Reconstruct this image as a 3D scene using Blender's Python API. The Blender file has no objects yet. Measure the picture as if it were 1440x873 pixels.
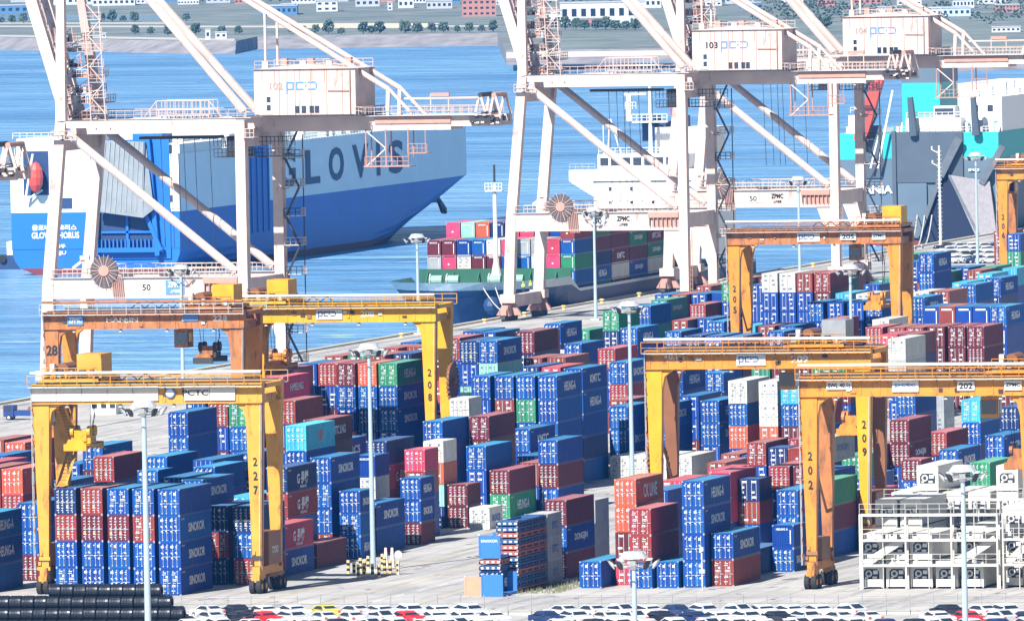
import bpy, math, random
import numpy as np
from mathutils import Vector, Matrix
random.seed(7)
SC = bpy.context.scene
COL = SC.collection
R = math.radians
# ---------------------------------------------------------------- camera
F_PX = 17205.0; TH = R(15); ROLL = .0195; Y_H = -254.0; CAM_H = 83.9
PITCH = math.atan((436.5 - Y_H) / F_PX)
fw_h = np.array([-math.sin(TH), math.cos(TH), 0.]); right0 = np.array([math.cos(TH), math.sin(TH), 0.]); up0 = np.array([0, 0, 1.])
fwd = fw_h * math.cos(PITCH) - up0 * math.sin(PITCH)
upc = fw_h * math.sin(PITCH) + up0 * math.cos(PITCH)
cr = right0 * math.cos(ROLL) - upc * math.sin(ROLL); cu = right0 * math.sin(ROLL) + upc * math.cos(ROLL)
D0 = 1355. * 83.9 / 86
CAM = np.array([0, 0, CAM_H]) - fw_h * D0
cam_d = bpy.data.cameras.new('camera'); cam = bpy.data.objects.new('camera', cam_d); COL.objects.link(cam)
cam_d.sensor_width = 36; cam_d.sensor_fit = 'HORIZONTAL'; cam_d.lens = F_PX * 36 / 1440
cam_d.clip_start = 5; cam_d.clip_end = 60000
cam.matrix_world = Matrix(((cr[0], cu[0], -fwd[0], CAM[0]), (cr[1], cu[1], -fwd[1], CAM[1]), (cr[2], cu[2], -fwd[2], CAM[2]), (0, 0, 0, 1)))
SC.camera = cam
def P(x, y, z=0.):
    d = np.array([x, y, z]) - CAM; w = d @ fwd
    return 720 + F_PX * (d @ cr) / w, 436.5 - F_PX * (d @ cu) / w
def A(px, py, z=0.):
    d = fwd + cr * (px - 720) / F_PX - cu * (py - 436.5) / F_PX
    p = CAM + d * ((z - CAM[2]) / d[2]); return float(p[0]), float(p[1])
# ---------------------------------------------------------------- world, sun, exposure
SUN_DIR = Vector((-.25, -1.05, 1.0)).normalized()
w = bpy.data.worlds.new('World'); SC.world = w; w.use_nodes = True
nt = w.node_tree; bg = nt.nodes['Background']; sky = nt.nodes.new('ShaderNodeTexSky'); sky.sky_type = 'NISHITA'
sky.sun_disc = False; sky.sun_elevation = math.asin(SUN_DIR.z); sky.sun_rotation = math.atan2(SUN_DIR.x, SUN_DIR.y)
sky.air_density = 1.0; sky.dust_density = .6; sky.ozone_density = 2.0
nt.links.new(sky.outputs[0], bg.inputs[0]); bg.inputs[1].default_value = .05
sd = bpy.data.lights.new('sun', 'SUN'); sd.energy = 5.0; sd.angle = R(.53); sd.color = (1, .955, .89)
so = bpy.data.objects.new('sun', sd); COL.objects.link(so); so.rotation_euler = SUN_DIR.to_track_quat('Z', 'Y').to_euler(); so.location = (0, 0, 300)
SC.view_settings.view_transform = 'Standard'; SC.view_settings.look = 'None'; SC.view_settings.gamma = 1
SC.view_settings.exposure = 1.02; SC.view_settings.use_curve_mapping = False
SC.cycles.max_bounces = 4; SC.cycles.diffuse_bounces = 1; SC.cycles.glossy_bounces = 2; SC.cycles.volume_bounces = 0
SC.cycles.transparent_max_bounces = 6
# ---------------------------------------------------------------- materials
MATS = {}
def mat(name, c, rough=.6, metal=0., var=.12, noise=.0, nscale=1.5, c2=None, rand=0., bump=0., bscale=6., spec=.4):
    if name in MATS: return MATS[name]
    m = bpy.data.materials.new(name); m.use_nodes = True; n = m.node_tree.nodes; l = m.node_tree.links
    b = n['Principled BSDF']; b.inputs['Roughness'].default_value = rough; b.inputs['Metallic'].default_value = metal
    b.inputs['Specular IOR Level'].default_value = spec
    tc = n.new('ShaderNodeTexCoord'); tx = n.new('ShaderNodeTexNoise'); tx.inputs['Scale'].default_value = nscale; tx.inputs['Detail'].default_value = 5
    l.new(tc.outputs['Object'], tx.inputs['Vector'])
    mr = n.new('ShaderNodeMapRange'); l.new(tx.outputs[0], mr.inputs[0]); mr.inputs[1].default_value = .3; mr.inputs[2].default_value = .7
    mr.inputs[3].default_value = 1 - var; mr.inputs[4].default_value = 1 + var * .7
    hs = n.new('ShaderNodeHueSaturation'); hs.inputs['Color'].default_value = (*c, 1)
    val = mr.outputs[0]
    if rand:
        oi = n.new('ShaderNodeObjectInfo'); mr2 = n.new('ShaderNodeMapRange'); l.new(oi.outputs['Random'], mr2.inputs[0])
        mr2.inputs[3].default_value = 1 - rand; mr2.inputs[4].default_value = 1 + rand
        mm = n.new('ShaderNodeMath'); mm.operation = 'MULTIPLY'; l.new(val, mm.inputs[0]); l.new(mr2.outputs[0], mm.inputs[1]); val = mm.outputs[0]
        mr3 = n.new('ShaderNodeMapRange'); l.new(oi.outputs['Random'], mr3.inputs[0]); mr3.inputs[3].default_value = .5 + rand * .06; mr3.inputs[4].default_value = .5 - rand * .06
        l.new(mr3.outputs[0], hs.inputs['Hue'])
    l.new(val, hs.inputs['Value']); out = hs.outputs[0]
    if c2 is not None:
        t2 = n.new('ShaderNodeTexNoise'); t2.inputs['Scale'].default_value = nscale * 1.7; t2.inputs['Detail'].default_value = 8; t2.inputs['Roughness'].default_value = .7
        mp = n.new('ShaderNodeMapping'); mp.inputs['Scale'].default_value = (1, 1, .35); mp.inputs['Location'].default_value = (3.1, 1.7, .4)
        l.new(tc.outputs['Object'], mp.inputs[0]); l.new(mp.outputs[0], t2.inputs['Vector'])
        m3 = n.new('ShaderNodeMapRange'); l.new(t2.outputs[0], m3.inputs[0]); m3.inputs[1].default_value = .62 - noise * .3; m3.inputs[2].default_value = .72 - noise * .2
        mx = n.new('ShaderNodeMix'); mx.data_type = 'RGBA'; l.new(m3.outputs[0], mx.inputs[0]); l.new(out, mx.inputs[6]); mx.inputs[7].default_value = (*c2, 1); out = mx.outputs[2]
    l.new(out, b.inputs['Base Color'])
    if bump:
        t4 = n.new('ShaderNodeTexNoise'); t4.inputs['Scale'].default_value = bscale; t4.inputs['Detail'].default_value = 6; l.new(tc.outputs['Object'], t4.inputs['Vector'])
        bp = n.new('ShaderNodeBump'); bp.inputs['Strength'].default_value = bump; l.new(t4.outputs[0], bp.inputs['Height']); l.new(bp.outputs[0], b.inputs['Normal'])
    MATS[name] = m; return m
# ---------------------------------------------------------------- mesh builder
class MB:
    def __init__(s): s.v = []; s.f = []; s.m = []; s.ms = []
    def mi(s, m):
        if m not in s.ms: s.ms.append(m)
        return s.ms.index(m)
    def poly(s, pts, faces, m):
        o = len(s.v); s.v += [tuple(p) for p in pts]; k = s.mi(m)
        for f in faces: s.f.append(tuple(i + o for i in f)); s.m.append(k)
        return s
    def box(s, x0, x1, y0, y1, z0, z1, m):
        return s.poly([(x0, y0, z0), (x1, y0, z0), (x1, y1, z0), (x0, y1, z0), (x0, y0, z1), (x1, y0, z1), (x1, y1, z1), (x0, y1, z1)],
                      [(0, 3, 2, 1), (4, 5, 6, 7), (0, 1, 5, 4), (1, 2, 6, 5), (2, 3, 7, 6), (3, 0, 4, 7)], m)
    def hexa(s, b, t, m):   # bottom 4 points, top 4 points, both counter-clockwise
        return s.poly(list(b) + list(t), [(0, 3, 2, 1), (4, 5, 6, 7), (0, 1, 5, 4), (1, 2, 6, 5), (2, 3, 7, 6), (3, 0, 4, 7)], m)
    def bar(s, p, q, w, h, m, w2=None, h2=None):
        p = Vector(p); q = Vector(q); d = (q - p).normalized()
        a = Vector((0, 1, 0)) if abs(d.y) < .9 else Vector((1, 0, 0))
        u = (a - d * a.dot(d)).normalized(); v = d.cross(u)
        w2 = w if w2 is None else w2; h2 = h if h2 is None else h2
        def ring(c, ww, hh): return [c - u * hh / 2 - v * ww / 2, c + u * hh / 2 - v * ww / 2, c + u * hh / 2 + v * ww / 2, c - u * hh / 2 + v * ww / 2]
        return s.poly(ring(p, w, h) + ring(q, w2, h2), [(0, 3, 2, 1), (4, 5, 6, 7), (0, 1, 5, 4), (1, 2, 6, 5), (2, 3, 7, 6), (3, 0, 4, 7)], m)
    def tube(s, p, q, r, m, r2=None, n=8):
        p = Vector(p); q = Vector(q); d = (q - p).normalized(); r2 = r if r2 is None else r2
        a = Vector((0, 0, 1)) if abs(d.z) < .9 else Vector((1, 0, 0))
        u = (a - d * a.dot(d)).normalized(); v = d.cross(u)
        ring = lambda c, rr: [c + (u * math.cos(2 * math.pi * i / n) + v * math.sin(2 * math.pi * i / n)) * rr for i in range(n)]
        return s.poly(ring(p, r) + ring(q, r2), [tuple(range(n - 1, -1, -1)), tuple(range(n, 2 * n))] + [(i, (i + 1) % n, n + (i + 1) % n, n + i) for i in range(n)], m)
    def path(s, pts, r, m, n=6):
        for a, b in zip(pts[:-1], pts[1:]): s.tube(a, b, r, m, n=n)
        return s
    def prism(s, pts, y0, y1, m):   # outline in x,z ; extruded along y
        n = len(pts); return s.poly([(x, y0, z) for x, z in pts] + [(x, y1, z) for x, z in pts], [tuple(range(n)), tuple(range(2 * n - 1, n - 1, -1))] + [(i, n + i, n + (i + 1) % n, (i + 1) % n) for i in range(n)], m)
    def sphere(s, c, r, m, n=10, k=6, sz=1.):
        pts = []; c = Vector(c)
        for i in range(k + 1):
            t = math.pi * i / k
            for j in range(n): a = 2 * math.pi * j / n; pts.append((c.x + r * math.sin(t) * math.cos(a), c.y + r * math.sin(t) * math.sin(a), c.z + r * sz * math.cos(t)))
        return s.poly(pts, [(i * n + j, (i + 1) * n + j, (i + 1) * n + (j + 1) % n, i * n + (j + 1) % n) for i in range(k) for j in range(n)], m)
    def rail(s, p, q, m, h=1.1, step=1.6, r=.035):
        p = Vector(p); q = Vector(q); L = (q - p).length; k = max(1, int(L / step)); up = Vector((0, 0, h))
        s.tube(p + up, q + up, r, m, n=4); s.tube(p + up * .5, q + up * .5, r * .8, m, n=4)
        for i in range(k + 1): c = p + (q - p) * i / k; s.tube(c, c + up, r, m, n=4)
        return s
    def mesh(s, name):
        me = bpy.data.meshes.new(name); me.from_pydata(s.v, [], s.f); me.polygons.foreach_set('material_index', s.m)
        for m in s.ms: me.materials.append(m)
        me.update(); return me
    def build(s, name, parent=None, loc=(0, 0, 0), rz=0):
        return put(s.mesh(name), name, parent, loc, rz)
def put(me, name, parent=None, loc=(0, 0, 0), rz=0):
    o = bpy.data.objects.new(name, me); COL.objects.link(o); o.location = loc; o.rotation_euler = (0, 0, rz)
    if parent: o.parent = parent
    return o
def tag(o, label=None, cat=None, group=None, kind=None):
    if label: o['label'] = label
    if cat: o['category'] = cat
    if group: o['group'] = group
    if kind: o['kind'] = kind
    return o
def thing(name, label, cat, loc=(0, 0, 0), rz=0, group=None):
    o = bpy.data.objects.new(name, None); COL.objects.link(o); o.location = loc; o.rotation_euler = (0, 0, rz)
    return tag(o, label, cat, group)
def kids(o): return [c for c in ALL if c.parent is o]
def dup(o, loc, label=None, rz=None):
    tree = {}
    for c in bpy.data.objects:
        if c.parent: tree.setdefault(c.parent.name, []).append(c)
    def cp(s, par):
        n = s.copy(); COL.objects.link(n)
        if par: n.parent = par
        for c in tree.get(s.name, []): cp(c, n)
        return n
    n = cp(o, None); n.location = loc
    if rz is not None: n.rotation_euler = (0, 0, rz)
    if label: n['label'] = label
    return n
_T = {}
def text_mesh(s, m, w, h, extr=.02):   # text in the XZ plane facing -Y, centred, scaled to w x h
    key = (s, m.name, round(w, 2), round(h, 2))
    if key in _T: return _T[key]
    cu_ = bpy.data.curves.new('txt', 'FONT'); cu_.body = s; cu_.extrude = 0; cu_.resolution_u = 3; cu_.offset = .03
    o = bpy.data.objects.new('txt', cu_); COL.objects.link(o); bpy.context.view_layer.update()
    me = bpy.data.meshes.new_from_object(o.evaluated_get(bpy.context.evaluated_depsgraph_get())); bpy.data.objects.remove(o)
    n = len(me.vertices); co = np.zeros(n * 3); me.vertices.foreach_get('co', co); co = co.reshape(-1, 3)
    lo = co.min(0); hi = co.max(0); c = (lo + hi) / 2
    x = (co[:, 0] - c[0]) * w / (hi[0] - lo[0]); z = (co[:, 1] - c[1]) * h / (hi[1] - lo[1])
    co = np.stack([x, np.zeros(n), z], 1); me.vertices.foreach_set('co', co.ravel()); me.materials.clear(); me.materials.append(m); me.update()
    me.name = 'lettering'; _T[key] = me; return me
def text(s, m, w, h, parent, loc, rz=0, name='lettering'): return put(text_mesh(s, m, w, h), name, parent, loc, rz)
WHT = mat('white_paint', (.66, .67, .66), .5, var=.06); BLK = mat('black_paint', (.02, .02, .022), .5)
GAL = mat('galvanised_steel', (.55, .57, .58), .45, .3, var=.1); DRK = mat('dark_steel', (.04, .04, .045), .6)
RUB = mat('rubber', (.02, .02, .02), .8); GLS = mat('dark_glass', (.02, .03, .045), .08, var=0, spec=.8)
# ================================================================ ground, quay, water, far shore
def ground_mat():
    m = bpy.data.materials.new('yard_concrete'); m.use_nodes = True; n = m.node_tree.nodes; l = m.node_tree.links; b = n['Principled BSDF']; b.inputs['Roughness'].default_value = .85
    tc = n.new('ShaderNodeTexCoord')
    def noise(sc, det, lo, hi, mapping=(1, 1, 1)):
        mp = n.new('ShaderNodeMapping'); mp.inputs['Scale'].default_value = mapping; l.new(tc.outputs['Object'], mp.inputs[0])
        t = n.new('ShaderNodeTexNoise'); t.inputs['Scale'].default_value = sc; t.inputs['Detail'].default_value = det; t.inputs['Roughness'].default_value = .65; l.new(mp.outputs[0], t.inputs['Vector'])
        r = n.new('ShaderNodeMapRange'); r.inputs[1].default_value = lo; r.inputs[2].default_value = hi; l.new(t.outputs[0], r.inputs[0]); return r.outputs[0]
    def mix(f, a, bb):
        x = n.new('ShaderNodeMix'); x.data_type = 'RGBA'; l.new(f, x.inputs[0])
        if isinstance(a, tuple): x.inputs[6].default_value = (*a, 1)
        else: l.new(a, x.inputs[6])
        x.inputs[7].default_value = (*bb, 1); return x.outputs[2]
    c = mix(noise(.06, 6, .3, .7), (.50, .485, .46), (.30, .295, .29))
    c = mix(noise(.5, 6, .5, .72, (1, .06, 1)), c, (.2, .2, .2))       # tyre tracks along the lanes
    c = mix(noise(.35, 8, .6, .66, (1, .35, 1)), c, (.12, .12, .125))          # oil and repair patches
    c = mix(noise(2.5, 4, .62, .74, (.3, 1, 1)), c, (.30, .27, .2))
    br = n.new('ShaderNodeTexBrick'); br.inputs['Scale'].default_value = 1; br.inputs['Brick Width'].default_value = 7.5; br.inputs['Row Height'].default_value = 6; br.inputs['Mortar Size'].default_value = .07; br.offset = 0
    br.inputs['Color1'].default_value = (0, 0, 0, 1); br.inputs['Color2'].default_value = (0, 0, 0, 1); br.inputs['Mortar'].default_value = (1, 1, 1, 1)
    l.new(tc.outputs['Object'], br.inputs['Vector']); c = mix(br.outputs['Color'], c, (.2, .2, .2))
    l.new(c, b.inputs['Base Color']); return m
QX = -191.0
gm = MB().poly([(QX, -3000, 0), (3000, -3000, 0), (3000, 3000, 0), (QX, 3000, 0)], [(0, 1, 2, 3)], ground_mat())
tag(gm.build('yard_ground'), kind='structure')
PAL = mat('pale_concrete', (.5, .49, .46), .85, var=.15, nscale=.3, c2=(.25, .24, .22), noise=.3)
qm = MB().box(QX - 1.4, QX, -600, 2200, -6, -.003, PAL).box(QX - 1.4, QX - .6, -600, 2200, -.003, .35, mat('kerb_yellow_concrete', (.55, .5, .38), .8))
tag(qm.build('quay_wall'), kind='structure')
fe = MB()
FEND = MB().box(-.9, 0, -.6, .6, -3.2, -.2, RUB).box(-1.0, -.88, -.9, .9, -3.4, -.1, DRK).mesh('quay_fender')
# lane lines and kerb strips
LW = mat('road_white', (.7, .7, .68), .7, var=.3, nscale=2); LY = mat('road_yellow', (.6, .42, .1), .7, var=.3, nscale=2)
ln = MB()
for x in (-8.5, -18.5, -26.5): ln.poly([(x, -60, .004), (x + .18, -60, .004), (x + .18, 640, .004), (x, 640, .004)], [(0, 1, 2, 3)], LY)
for k in range(40):
    y = -10 + 9 * k
    ln.poly([(-13.6, y, .004), (-13.4, y, .004), (-13.4, y + 4, .004), (-13.6, y + 4, .004)], [(0, 1, 2, 3)], LW)
for x in (-158, -188.5): ln.poly([(x - .2, -300, .004), (x + .2, -300, .004), (x + .2, 1500, .004), (x - .2, 1500, .004)], [(0, 1, 2, 3)], DRK)
for x in (-132, -140, -148): ln.poly([(x, -300, .004), (x + .25, -300, .004), (x + .25, 1500, .004), (x, 1500, .004)], [(0, 1, 2, 3)], LW)
tag(ln.build('road_markings'), kind='structure')
# water: one sheet
def water_mat():
    m = bpy.data.materials.new('sea_water'); m.use_nodes = True; n = m.node_tree.nodes; l = m.node_tree.links; b = n['Principled BSDF']
    b.inputs['Roughness'].default_value = .3; b.inputs['IOR'].default_value = 1.33; b.inputs['Specular IOR Level'].default_value = .5
    tc = n.new('ShaderNodeTexCoord')
    t0 = n.new('ShaderNodeTexNoise'); t0.inputs['Scale'].default_value = .012; t0.inputs['Detail'].default_value = 9; t0.inputs['Roughness'].default_value = .68
    mp0 = n.new('ShaderNodeMapping'); mp0.inputs['Rotation'].default_value = (0, 0, -R(15)); mp0.inputs['Scale'].default_value = (.3, .8, 1); l.new(tc.outputs['Object'], mp0.inputs[0]); l.new(mp0.outputs[0], t0.inputs['Vector'])
    cr_ = n.new('ShaderNodeValToRGB'); cr_.color_ramp.elements[0].position = .35; cr_.color_ramp.elements[0].color = (.065, .20, .41, 1)
    cr_.color_ramp.elements[1].position = .68; cr_.color_ramp.elements[1].color = (.19, .40, .64, 1)
    l.new(t0.outputs[0], cr_.inputs[0])
    def tex(sc, scl, det, lo, hi, loc=(0, 0, 0)):
        mp = n.new('ShaderNodeMapping'); mp.inputs['Rotation'].default_value = (0, 0, -R(15)); mp.inputs['Scale'].default_value = scl; mp.inputs['Location'].default_value = loc; l.new(tc.outputs['Object'], mp.inputs[0])
        t = n.new('ShaderNodeTexNoise'); t.inputs['Scale'].default_value = sc; t.inputs['Detail'].default_value = det; t.inputs['Roughness'].default_value = .7; l.new(mp.outputs[0], t.inputs['Vector'])
        r = n.new('ShaderNodeMapRange'); r.inputs[1].default_value = lo; r.inputs[2].default_value = hi; l.new(t.outputs[0], r.inputs[0]); return r.outputs[0]
    def mul(a, b_):
        q = n.new('ShaderNodeMath'); q.operation = 'MULTIPLY'; l.new(a, q.inputs[0])
        if isinstance(b_, float): q.inputs[1].default_value = b_
        else: l.new(b_, q.inputs[1])
        return q.outputs[0]
    def mixc(f, a, col):
        x = n.new('ShaderNodeMix'); x.data_type = 'RGBA'; l.new(f, x.inputs[0]); l.new(a, x.inputs[6]); x.inputs[7].default_value = (*col, 1); return x.outputs[2]
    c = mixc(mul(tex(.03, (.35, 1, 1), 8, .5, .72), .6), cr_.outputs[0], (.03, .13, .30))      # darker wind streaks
    c = mixc(mul(tex(.22, (.3, 1, 1), 6, .52, .66), tex(.008, (.6, 1, 1), 3, .5, .62, (40, 13, 0))), c, (.42, .62, .78))   # foam, plus wake glitter painted into the colour
    l.new(c, b.inputs['Base Color'])
    hs = []
    for sc, st, scl in ((.35, 1., (1, 1, 1)), (1.4, .55, (1, 1, 1)), (.05, 1.2, (.6, 1.3, 1))):
        mp = n.new('ShaderNodeMapping'); mp.inputs['Rotation'].default_value = (0, 0, -R(15)); mp.inputs['Scale'].default_value = scl; l.new(tc.outputs['Object'], mp.inputs[0])
        t = n.new('ShaderNodeTexNoise'); t.inputs['Scale'].default_value = sc; t.inputs['Detail'].default_value = 4; l.new(mp.outputs[0], t.inputs['Vector'])
        mu = n.new('ShaderNodeMath'); mu.operation = 'MULTIPLY'; l.new(t.outputs[0], mu.inputs[0]); mu.inputs[1].default_value = st / sc * .35; hs.append(mu.outputs[0])
    ad = n.new('ShaderNodeMath'); l.new(hs[0], ad.inputs[0]); l.new(hs[1], ad.inputs[1]); ad2 = n.new('ShaderNodeMath'); l.new(ad.outputs[0], ad2.inputs[0]); l.new(hs[2], ad2.inputs[1])
    bp = n.new('ShaderNodeBump'); bp.inputs['Strength'].default_value = 1; bp.inputs['Distance'].default_value = 1.; l.new(ad2.outputs[0], bp.inputs['Height']); l.new(bp.outputs[0], b.inputs['Normal'])
    return m
wm = MB().poly([(-20000, -3000, -2.5), (QX - .5, -3000, -2.5), (QX - .5, 30000, -2.5), (-20000, 30000, -2.5)], [(0, 1, 2, 3)], water_mat())
tag(wm.build('sea'), kind='structure')
# ---------------- far shore. Local frame: u to the right of the view, v away from the camera
def UV(px, py, z=0.): return A(px, py, z)
SH_S = mat('revetment_stone', (.26, .25, .26), .9, var=.3, nscale=.15); SH_G = mat('reclaimed_grass', (.15, .19, .17), .9, var=.35, nscale=.02, c2=(.24, .25, .24), noise=.5)
SH_R = mat('shore_road', (.5, .48, .43), .9); SH_W = mat('lagoon_water', (.10, .22, .33), .15, var=.1, nscale=.02)
def sheet(name, pts, z, m, zb=None):
    mb = MB(); n = len(pts); P_ = [(*A(px, py, z), z) for px, py in pts]
    if zb is None: mb.poly(P_, [tuple(range(n))], m)
    else: mb.poly(P_ + [(p[0], p[1], zb) for p in P_], [tuple(range(n))] + [(i, i + n, (i + 1) % n + n, (i + 1) % n) for i in range(n)], m)
    o = mb.build(name); tag(o, kind='structure'); return o
# shoreline (water line) in the picture, left to right
shore = [(-400, 66), (0, 71), (230, 76), (330, 77), (360, 70), (700, 65), (712, 92), (960, 88), (1100, 106), (1340, 102), (1460, 98), (1900, 90)]
mbs = MB(); w0 = [A(px, py, -2.5) for px, py in shore]
camv = np.array([fw_h[0], fw_h[1]])
w1 = [(a[0] + camv[0] * 30, a[1] + camv[1] * 30) for a in w0]
w2 = [(a[0] + camv[0] * 9000, a[1] + camv[1] * 9000) for a in w0]
k = len(shore)
mbs.poly([(*a, -4) for a in w0] + [(*a, 2.) for a in w1], [(i, i + 1, k + i + 1, k + i) for i in range(k - 1)], SH_S)
mbs.poly([(*a, 2.) for a in w1] + [(*a, 2.) for a in w2], [(i, i + 1, k + i + 1, k + i) for i in range(k - 1)], SH_G)
tag(mbs.build('far_shore_land'), kind='structure')
sheet('shore_promenade', [(0, 52), (230, 56), (330, 58), (330, 54.5), (230, 53), (0, 49.5)], 2.03, SH_R)
sheet('shore_road', [(-50, 38.5), (340, 39), (700, 38), (700, 36), (340, 36.5), (-50, 36.5)], 2.03, SH_R)
sheet('shore_road', [(-50, 34), (240, 34), (240, 32), (-50, 32)], 2.03, SH_R)
sheet('shore_pond', [(-60, 30), (235, 29), (250, 21), (-60, 21)], 2.03, SH_W)
sheet('sand_field', [(370, 40), (595, 40), (620, 33), (400, 33)], 2.06, mat('pale_sand', (.62, .56, .42), .9))
sheet('promontory_paving', [(712, 74), (950, 71), (950, 78), (712, 82)], 2.06, mat('pale_paving', (.66, .6, .55), .9))
# trees on the far shore
LEAF = [mat('leaf_dark', (.06, .10, .07), .8, var=.4, nscale=.5), mat('leaf_mid', (.09, .14, .09), .8, var=.4, nscale=.5)]
BARK = mat('bark', (.12, .09, .07), .9)
def crown_mesh(seed, r, h):
    rn = random.Random(seed); mb = MB()
    for i in range(90):
        t = rn.random(); a = rn.random() * 6.283; q = math.sqrt(rn.random()) * r * (1.05 - .75 * abs(t - .35)); c = Vector((q * math.cos(a), q * math.sin(a), h * .22 + t * h * .78))
        s = r * rn.uniform(.14, .34); n1 = Vector((rn.uniform(-1, 1), rn.uniform(-1, 1), rn.uniform(-1, 1))).normalized(); n2 = n1.cross(Vector((.3, .5, .8))).normalized(); n3 = n1.cross(n2)
        pts = [c + n1 * s, c - n1 * s, c + n2 * s, c - n2 * s, c + n3 * s * .7, c - n3 * s * .7]
        mb.poly(pts, [(0, 2, 4), (2, 1, 4), (1, 3, 4), (3, 0, 4), (2, 0, 5), (1, 2, 5), (3, 1, 5), (0, 3, 5)], LEAF[i % 2 if rn.random() < .6 else 0])
    return mb.mesh('crown')
CR = [crown_mesh(i, 4.6, 8.5) for i in range(4)]
TRK = MB().tube((0, 0, 0), (0, 0, 3.4), .35, BARK, .2, 6); TRK.tube((0, 0, 1.8), (1.1, .4, 4), .16, BARK, .08, 5); TRK.tube((0, 0, 2.), (-1., .3, 4.2), .15, BARK, .07, 5); TRK = TRK.mesh('trunk')
def tree(px, py, s, label, group, z=2.0):
    x, y = A(px, py, z); t = thing('tree', label, 'tree', (x, y, z), random.uniform(0, 6), group); s *= .44; t.scale = (s, s, s * random.uniform(.8, 1.15))
    put(random.choice(CR), 'crown', t); put(TRK, 'trunk', t)
_O = 'first second third fourth fifth sixth seventh eighth ninth tenth eleventh twelfth thirteenth fourteenth fifteenth sixteenth seventeenth eighteenth nineteenth'.split()
def nth(i):
    i += 1
    if i < 20: return _O[i - 1]
    t, u = divmod(i, 10); T = ['twenty', 'thirty', 'forty', 'fifty', 'sixty']
    return (T[t - 2][:-1] + 'ieth') if u == 0 else T[t - 2] + '-' + _O[u - 1]
def treerow(spec, what, group):
    for i, (px, py, s) in enumerate(spec): tree(px, py, s, 'small round tree, %s from the left %s' % (nth(i), what), group)
rn = random.Random(3)
treerow([(2, 33, .8), (17, 33, .9), (33, 33, 1.), (142, 31, 1.), (158, 31, 1.25), (173, 31, .8), (189, 31, 1.1), (262, 30, .9)], 'along the pond edge on the far shore', 'trees along the far pond')
treerow([(190, 49, .9), (212, 49, .8), (236, 50, .9), (258, 49, .9), (275, 49, 1.1), (312, 49, .9), (335, 49, .9), (412, 48, 1.), (425, 49, 1.), (444, 49, .9), (462, 48, 1.25), (480, 49, .8), (511, 47.5, 1.2), (522, 48, 1.), (534, 47.5, 1.3), (570, 47, 1.3), (587, 47, 1.1), (607, 46, .9), (624, 46, 1.1), (643, 46, .7), (660, 46, 1.), (677, 45.5, .8), (694, 45, 1.)], 'behind the far shore wall', 'trees behind the far shore wall')
treerow([(782, 42, 1.1), (795, 42, 1.2), (810, 42, 1.), (822, 42, 1.1), (838, 42, 1.), (852, 42, 1.3), (866, 42, 1.1), (880, 43, 1.), (893, 43, 1.2), (1150, 40, 1.1), (1163, 40, 1.2)], 'below the white factory', 'trees below the white factory')
wood = MB(); rn = random.Random(5)
for i in range(420):
    px = rn.uniform(-60, 1500); py = rn.uniform(-6, 3) if px < 740 else (rn.uniform(4, 36) if 1060 < px < 1440 else rn.uniform(-6, 6)); x, y = A(px, py, 2.)
    me = CR[rn.randrange(4)]; s = rn.uniform(.35, .7)
    o = len(wood.v); wood.v += [(v.co.x * s + x, v.co.y * s + y, v.co.z * s * .8 + 1.2) for v in me.vertices][:90]
    wood.f += [tuple(j + o for j in p.vertices) for p in me.polygons if max(p.vertices) < 90]; wood.m += [0] * sum(1 for p in me.polygons if max(p.vertices) < 90)
wood.ms = [LEAF[0]]; tag(wood.build('shore_woodland'), 'band of dark green trees growing on the far shore', 'woodland', kind='stuff')
# buildings on the far shore
BW = mat('building_white', (.55, .58, .60), .7); BG = mat('building_grey', (.42, .46, .5), .7); BP = mat('building_brick', (.42, .2, .17), .8); BB = mat('building_blue_roof', (.08, .2, .4), .6)
def building(px, py, wpx, h, d, label, cat='building', wall=BW, roof=BG, nw=6, rows=1, gable=0.):
    z = 2.; x, y = A(px, py, z); s = F_PX / ((np.array([x, y, z]) - CAM) @ fwd); W = wpx / s; h = h * .27; d = d * .5; gable = gable * .3
    t = thing('factory_building' if cat == 'factory' else 'shore_building', label, cat, (x, y, z), TH)
    MB().box(0, W, 0, d, 0, h, wall).build('wall', t)
    rf = MB()
    if gable: rf.prism([(-.3, h), (W + .3, h), (W / 2, h + gable)], -.3, d + .3, roof)
    else: rf.box(-.2, W + .2, -.2, d + .2, h, h + .3, roof)
    rf.build('roof', t)
    for r_ in range(rows):
        for i in range(nw):
            x0 = W * (i + .22) / nw; MB().box(x0, x0 + W / nw * .5, -.08, 0.05, h * (r_ + .35) / rows, h * (r_ + .72) / rows, GLS).build('window', t)
    return t
building(788, 34, 120, 30, 50, 'large white factory hall with a tall glazed doorway', 'factory', nw=9, rows=1)
building(765, 37, 26, 22, 30, 'narrow white annex at the left end of the white factory', 'factory', nw=2, rows=3)
building(810, 34.5, 40, 8, 12, 'low brick building in front of the white factory', wall=BP, nw=4)
building(650, 24, 48, 26, 30, 'red brick building with white window bands on the far shore', wall=BP, roof=BW, nw=6, rows=3)
building(366, 22, 52, 14, 60, 'long blue warehouse at the left of the far shore', wall=BB, nw=7)
building(395, 21, 20, 16, 30, 'pale box building beside the blue warehouse', nw=2)
building(445, 17, 30, 17, 30, 'white stepped building behind the sand field', nw=3, rows=2)
building(545, 15, 7, 13, 10, 'slim white tower house behind the sand field', nw=1, rows=2)
building(560, 12, 22, 14, 20, 'small white block right of the slim tower house', nw=3)
building(500, 10, 34, 12, 26, 'grey shed behind the sand field', wall=BG, nw=4)
building(600, 13, 36, 12, 26, 'pale grey shed left of the brick building', wall=BG, nw=5)
building(60, 8, 70, 14, 40, 'long pale hall at the far left of the far shore', nw=8)
building(-10, 20, 60, 13, 40, 'blue grey hall at the left edge of the far shore', wall=BB, nw=6)
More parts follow.
